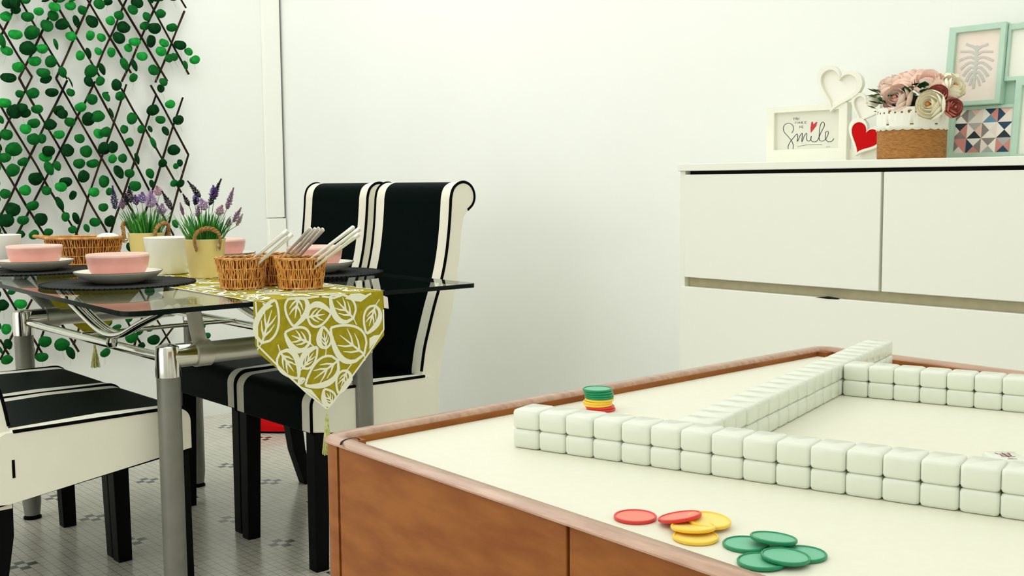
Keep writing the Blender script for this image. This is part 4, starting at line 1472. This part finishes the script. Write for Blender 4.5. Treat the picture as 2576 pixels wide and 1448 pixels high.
lavender('cream tub of artificial lavender with a rope handle facing the front, beside the wicker baskets', 1.432, 2.944,
         [(1110, 125, 1270, 330, 28, 'dark'), (1530, 100, 1380, 430, 34, 'dark'), (1430, 180, 1440, 350, 42, 'violet'), (1685, 210, 1600, 480, 32, 'mauve'), (1780, 460, 1680, 640, 30, 'mauve'), (1800, 540, 1720, 690, 24, 'pale'),
          (1205, 260, 1220, 420, 36, 'violet'), (1275, 350, 1335, 490, 58, 'lilac'), (1240, 430, 1240, 590, 30, 'mauve'), (1545, 430, 1490, 560, 44, 'rose'), (1645, 600, 1610, 700, 28, 'mauve'), (1050, 290, 1130, 440, 24, 'dark'),
          (1015, 400, 1055, 560, 20, 'mauve'), (1210, 330, 1200, 430, 24, 'dark')],
         [atan2(-2.944, -1.432) + radians(6), atan2(2.944, 1.432) + radians(6)], 0, 4)
lavender('cream tub of artificial lavender with rope handles at its sides, behind the plain white pot', 1.497, 3.492,
         [(165, 185, 200, 480, 34, 'indigo'), (370, 190, 395, 400, 38, 'dark'), (285, 340, 290, 480, 30, 'mauve'), (540, 265, 535, 400, 58, 'violet'), (640, 245, 645, 460, 58, 'lilac'), (720, 185, 750, 310, 52, 'rose'),
          (785, 250, 915, 490, 30, 'dark'), (790, 410, 770, 545, 54, 'lilac'), (450, 300, 465, 430, 30, 'violet'), (330, 280, 340, 430, 26, 'dark')],
         [atan2(-3.492, -1.497) + radians(52), atan2(-3.492, -1.497) - radians(110)], 0, 6)

# ================================================================== RED SHOE
s0, s1 = onz(640, 1087, 0), onz(716, 1088, 0)
sh_ang = atan2((s1 - s0).y, (s1 - s0).x)
sho = empty('shoe', 'red shoe with black and white trim on the floor near the back wall', 'shoe', ((s0.x + s1.x) / 2, (s0.y + s1.y) / 2 + .03, 0), rz=sh_ang)
MB().prism([(-.13, -.036), (.12, -.036), (.142, 0), (.12, .036), (-.13, .036), (-.142, 0)], 2, 0, .010).build('sole', BWOOD, sho, bevel=.003)
ub = MB()
rows_ = []
for i, (x, wy, h_) in enumerate(((-.135, .022, .05), (-.10, .036, .062), (-.05, .036, .066), (0, .038, .062), (.06, .040, .048), (.11, .034, .036), (.138, .012, .022))):
    rows_.append([(x, wy * cos(a), .009 + h_ * sin(a)) for a in [pi * k / 8 for k in range(9)]])
vs = [p for r in rows_ for p in r]
fs, mi_ = [], []
for i in range(6):
    for k in range(8):
        ub.add([vs[i * 9 + k], vs[i * 9 + k + 1], vs[(i + 1) * 9 + k + 1], vs[(i + 1) * 9 + k]], [(0, 1, 2, 3)], (1 if i == 0 else (2 if i == 1 and k % 3 == 0 else (1 if i == 1 else 0))))
ub.build('upper', [REDH, TAG, BWOOD], sho, fix=False, angle=60)

# ================================================================== GAMES TABLE
MZ = 0.755
RZT = 0.766
Q = [V((0.568, 0.944)), V((1.440, 0.949)), V((1.400, 0.045)), V((0.534, 0.035))]
mo_ = V((1.0, 0.5, 0))
mj = empty('games_table', 'square wooden mahjong table with cream laminate top and brown rim', 'table', mo_)


def inset(P, d):
    out = []
    n_ = len(P)
    cc = sum((p for p in P), V((0, 0))) / n_
    for i in range(n_):
        a, b_, c = P[i - 1], P[i], P[(i + 1) % n_]
        def ln_(p, q):
            t = (q - p).normalized()
            nn = V((-t.y, t.x))
            if nn.dot(cc - p) < 0:
                nn = -nn
            return p + nn * d, t
        p1, t1_ = ln_(a, b_)
        p2, t2_ = ln_(b_, c)
        den = t1_.x * t2_.y - t1_.y * t2_.x
        s = ((p2.x - p1.x) * t2_.y - (p2.y - p1.y) * t2_.x) / den
        out.append(p1 + t1_ * s)
    return out


NR = 8
outer = round_poly(Q, 0.028, NR)
outer2 = round_poly(inset(Q, .004), 0.026, NR)
inner2 = round_poly(inset(Q, .0165), 0.016, NR)
inner = round_poly(inset(Q, .0195), 0.012, NR)
rimb = MB()
loops = [(outer, RZT - .0045), (outer, RZT - .003), (outer2, RZT), (inner2, RZT), (inner, RZT - .003), (inner, MZ - .004)]
nn_ = len(outer)
vs = [(p.x - mo_.x, p.y - mo_.y, z) for lp_, z in loops for p in lp_]
fs = []
for i in range(len(loops) - 1):
    for k in range(nn_):
        fs.append((i * nn_ + k, i * nn_ + (k + 1) % nn_, (i + 1) * nn_ + (k + 1) % nn_, (i + 1) * nn_ + k))
rimb.add(vs, fs, 0)
# curved mitre joints
for ci in range(4):
    k0 = ci * (NR + 1) + (7 if ci == 0 else 4)
    a, b_ = outer2[k0 % nn_], inner2[(k0 + 1) % nn_]
rim_o = rimb.build('rim', WOODR, mj, angle=50)
jn = MB()
for ci, cpx in ((0, [(857, 1119), (861, 1110), (872, 1104), (888, 1101), (900, 1102), (905, 1107)]),):
    pts = [onz(x, y, RZT + .0003) - mo_ for x, y in cpx]
    pts = smooth(pts, 4)
    vs = []
    for i, p in enumerate(pts):
        t = (pts[min(i + 1, len(pts) - 1)] - pts[max(0, i - 1)]).normalized()
        s = V((-t.y, t.x, 0)) * .0011
        vs += [p - s, p + s]
    jn.add(vs, [(2 * i, 2 * i + 1, 2 * i + 3, 2 * i + 2) for i in range(len(pts) - 1)])
jn.build('mitre_joint', GAP, rim_o, fix=False)
# raised bead on the rim's inner side at the corner, play surface
ps = round_poly(inset(Q, .018), .012, NR)
MB().prism([(p.x - mo_.x, p.y - mo_.y) for p in ps], 2, MZ - .006, MZ).build('playing_surface', BEIGE, mj)
# apron with drawer fronts
ap = inset(Q, .003)


def side_pt(i, s):
    a, b_ = ap[i], ap[(i + 1) % 4]
    return a + (b_ - a) * s


pan = MB()
AZ = 0.628
nearA, nearB = ap[0], ap[3]
nd = (nearB - nearA).normalized()
ylen = (nearB - nearA).length


def npan(s0_, s1_, z0, z1_, off, name, mt):
    """panel on the near side between distances s0,s1 from the left corner."""
    a, b_ = nearA + nd * s0_, nearA + nd * s1_
    nrm = V((nd.y, -nd.x))
    if nrm.dot(V((1, 0.5)) - a) < 0:
        nrm = -nrm
    P4 = [a + nrm * off, b_ + nrm * off, b_ + nrm * (off + .016), a + nrm * (off + .016)]
    return MB().prism([(p.x - mo_.x, p.y - mo_.y) for p in P4], 2, z0, z1_).build(name, mt, mj, bevel=.001)


seam = abs((V((0.562, 0.577)) - nearA).dot(nd))
npan(.036, seam - .0022, AZ, RZT - .0045, .0005, 'drawer', WOOD)
npan(seam + .0012, ylen - .036, AZ, RZT - .0045, .0005, 'drawer', WOOD)
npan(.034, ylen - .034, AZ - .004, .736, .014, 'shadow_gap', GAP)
for i in (0, 1, 2):
    a, b_ = ap[i], ap[(i + 1) % 4]
    d_ = (b_ - a).normalized()
    nrm = V((d_.y, -d_.x))
    if nrm.dot(V((1, .5)) - a) < 0:
        nrm = -nrm
    P4 = [a + d_ * .034, b_ - d_ * .034, b_ - d_ * .034 + nrm * .018, a + d_ * .034 + nrm * .018]
    MB().prism([(p.x - mo_.x, p.y - mo_.y) for p in P4], 2, AZ, RZT - .0045).build('apron_panel', WOOD, mj, bevel=.001)
for i in range(4):
    a, b_, c = ap[i - 1], ap[i], ap[(i + 1) % 4]
    d1, d2 = (a - b_).normalized(), (c - b_).normalized()
    w1 = .0335
    P5 = [b_ + d1 * w1]
    for k in range(7):
        t = k / 6
        P5.append((b_ + d1 * .025) * (1 - t) ** 2 + b_ * 2 * t * (1 - t) + (b_ + d2 * .025) * t * t)
    P5 += [b_ + d2 * w1, b_ + d1 * w1 + d2 * w1]
    MB().prism([(p.x - mo_.x, p.y - mo_.y) for p in P5], 2, 0, RZT - .0045).build('leg', WOOD, mj, angle=30)

# ------------------------------------------------------------------ mahjong tiles
TW_, TD, TH_ = 0.0293, 0.036, 0.0187


def tile_mesh():
    mb = MB()
    x, y, z, c = TD / 2, TW_ / 2 - .0001, TH_, .0032
    # rounded block with a bamboo back layer below the resin face
    secs = [(0.0, c), (c * .3, c * .3), (c, 0), (z - c, 0), (z - c * .3, c * .3), (z, c)]
    rings_ = []
    for zz, ins in secs:
        rx_2, ry_2 = x - ins * .75, y - ins * .75
        r = .0034
        ring_ = []
        for cx_, cy_, a0 in ((rx_2 - r, ry_2 - r, 0), (-(rx_2 - r), ry_2 - r, 90), (-(rx_2 - r), -(ry_2 - r), 180), (rx_2 - r, -(ry_2 - r), 270)):
            for k in range(5):
                a = radians(a0 + 22.5 * k)
                ring_.append((cx_ + r * cos(a), cy_ + r * sin(a), zz))
        rings_.append(ring_)
    n_ = 20
    mb.add([p for r in rings_ for p in r], [(i * n_ + k, i * n_ + (k + 1) % n_, (i + 1) * n_ + (k + 1) % n_, (i + 1) * n_ + k) for i in range(5) for k in range(n_)] + [tuple(range(n_))[::-1], tuple(5 * n_ + k for k in range(n_))])
    o = mb.build('mahjong_tile', TILE, angle=70)
    return o


TA = radians(15.5)
E_ = V((cos(TA), sin(TA), 0))
W_ = V((sin(TA), -cos(TA), 0))
TO = V((0.7045, 0.8062, MZ + .0002))
proto = tile_mesh()
first = [True]
rt2 = random.Random(14)


def put(pos, rz, label, group, jit=.0004):
    if first[0]:
        o = proto
        first[0] = False
    else:
        o = proto.copy()
        COL.objects.link(o)
    o.location = pos + V((rt2.uniform(-jit, jit) * .3, rt2.uniform(-jit, jit) * .3, 0))
    o.rotation_euler = (0, 0, rz + rt2.uniform(-.004, .004))
    o['label'] = label
    o['category'] = 'tile'
    o['group'] = group
    return o


for lay, ln_ in ((0, 'lower'), (1, 'upper')):
    for i in range(18):
        j_ = rt2.uniform(-.0007, .0007) if lay else 0
        put(TO + W_ * ((i + .5) * TW_) + E_ * (TD / 2 + j_) + V((0, 0, lay * TH_)), TA,
            'white %s-layer tile of the front tile wall, %s from the left end' % (ln_, ORD[i]), 'front wall of mahjong tiles')
DW = TO + W_ * 0.1725 + E_ * (TD + .0008)
for lay, ln_ in ((0, 'lower'), (1, 'upper')):
    for i in range(21):
        put(DW + E_ * ((i + .5) * TW_) + W_ * rt2.uniform(-.0006, .0006) * lay + V((0, 0, lay * TH_)), TA + pi / 2,
            'white %s-layer tile of the receding tile wall, %s from the near end' % (ln_, ORD[i]), 'receding wall of mahjong tiles')
FW = TO + W_ * (0.1725 + TD / 2 + .0012) + E_ * 0.4225
for lay, ln_ in ((0, 'lower'), (1, 'upper')):
    for i in range(12):
        put(FW + W_ * ((i + .5) * TW_) + E_ * (TD / 2 + rt2.uniform(-.0006, .0006) * lay) + V((0, 0, lay * TH_)), TA,
            'white %s-layer tile of the far tile wall, %s from the left end' % (ln_, ORD[i]), 'far wall of mahjong tiles')
lt = empty('mahjong_tile', 'single face-up tile with dark red characters behind the front tile wall', 'tile', (0, 0, 0))
lc = onz(2532, 1146, MZ + .0187)
lt.location = (lc.x, lc.y, MZ + .0002)
lt.rotation_euler = (0, 0, TA + radians(32))
bd = proto.copy()
COL.objects.link(bd)
for kk in ('label', 'category', 'group'):
    del bd[kk]
bd.name = 'tile_body'
bd.parent = lt
bd.location = (0, 0, 0)
bd.rotation_euler = (0, 0, 0)
gl_ = MB()
zt3 = TH_ + .00015


def gst(p, q, w2=.0011):
    a, b_ = V((*p, zt3)), V((*q, zt3))
    t = (b_ - a).normalized()
    s = V((-t.y, t.x, 0)) * w2 / 2
    gl_.add([a - s, a + s, b_ + s, b_ - s], [(0, 1, 2, 3)])


for p, q in (((-.012, -.004), (-.012, .004)), ((-.009, -.002), (-.009, .002)), ((-.004, -.006), (-.004, .006)), ((-.001, -.004), (-.001, .004)), ((.002, -.004), (.002, .004)), ((-.001, -.004), (.004, -.004)), ((-.001, .004), (.004, .004)),
             ((-.006, 0), (.010, 0)), ((.006, -.006), (.006, .006)), ((.010, -.005), (.006, -.005)), ((.010, .006), (.006, .005))):
    gst(p, q)
gl_.build('characters', mat('tile_ink', srgb(130, 40, 40), 0.6), lt, fix=False)

# ------------------------------------------------------------------ chips
def chip_mesh(name, m1, m2):
    r = .0164
    return MB().lathe([(0, 0), (r - .0007, 0), (r, .0007), (r, .0021), (r - .0006, .0027), (r - .0013, .0027), (r - .0019, .0019), (0, .0019)], 40, mis=[0, 0, 0, 0, 0, 0, 1]).build(name, [m1, m2], angle=40)


protos = {'red': (RCHIP, RCHIPI), 'yellow': (YCHIP, YCHIPI), 'green': (GCHIP, GCHIPI)}
made = {}


def chip(col, pos, rot, label, group):
    if col not in made:
        made[col] = o = chip_mesh('game_chip', *protos[col])
    else:
        o = made[col].copy()
        COL.objects.link(o)
    o.location = pos
    o.rotation_euler = rot
    o['label'] = label
    o['category'] = 'game chip'
    o['group'] = group
    return o


GL = 'loose plastic chips on the table'
CZ = MZ + .0002
FR_ = V((FWD.x, FWD.y, 0)).normalized()


def loose(col, px, lift, tx, ty, label):
    p = onz(px[0], px[1], MZ + .0025 + lift)
    o = chip(col, (p.x, p.y, CZ + lift), (0, 0, 0), label, GL)
    # tx: raise the side away from the camera, ty: raise the right side
    rgt = V((FR_.y, -FR_.x, 0))
    nrm = (V((0, 0, 1)) - FR_ * tan(radians(tx)) - rgt * tan(radians(ty))).normalized()
    o.rotation_euler = nrm.to_track_quat('Z', 'Y').to_euler()
    return o


loose('red', (1598, 1296), 0, 0, 0, 'red plastic chip lying flat alone at the left of the loose chips')
loose('yellow', (1750, 1347), 0, 0, 0, 'yellow plastic chip lying flat, nearest the camera of the three yellow ones')
loose('yellow', (1744, 1322), .0031, -5, 0, 'yellow plastic chip in the middle of the yellow ones, resting on the nearest')
loose('yellow', (1783, 1305), .0036, 4, -4, 'yellow plastic chip at the back right of the yellow ones, tilted')
loose('red', (1711, 1296), .0046, -7, 9, 'red plastic chip tilted up against the yellow chips')
loose('green', (1877, 1365), 0, 0, 0, 'green plastic chip lying flat at the left of the green ones')
loose('green', (2019, 1390), 0, 0, 0, 'green plastic chip at the right end, partly under another green one')
loose('green', (1976, 1396), .0030, 0, -3, 'green plastic chip in the middle front, lying over the right one')
loose('green', (1916, 1408), .0006, 0, 1, 'green plastic chip nearest the camera, beside the wooden rim')
loose('green', (1946, 1350), .0046, -4, -5, 'green plastic chip on top at the back, tilted over the left one')
st = V((0.893, 0.874, CZ))
stack = [('red', 'lowest red'), ('red', 'upper red'), ('yellow', 'lowest yellow'), ('yellow', 'middle yellow'), ('yellow', 'top yellow'), ('green', 'lowest green'), ('green', 'second green'), ('green', 'third green'),
         ('green', 'fourth green')]
rc = random.Random(2)
for i, (c, nm) in enumerate(stack):
    off = RGT * rc.uniform(-.0012, .0012)
    if i < 2:
        off = RGT * (.0024 - .001 * i)
    if i == 8:
        off = RGT * -.0016
    chip(c, st + V((off.x, off.y, i * .00278)), (0, 0, 0), nm + ' chip in the chip stack behind the front tile wall', 'stack of plastic chips')
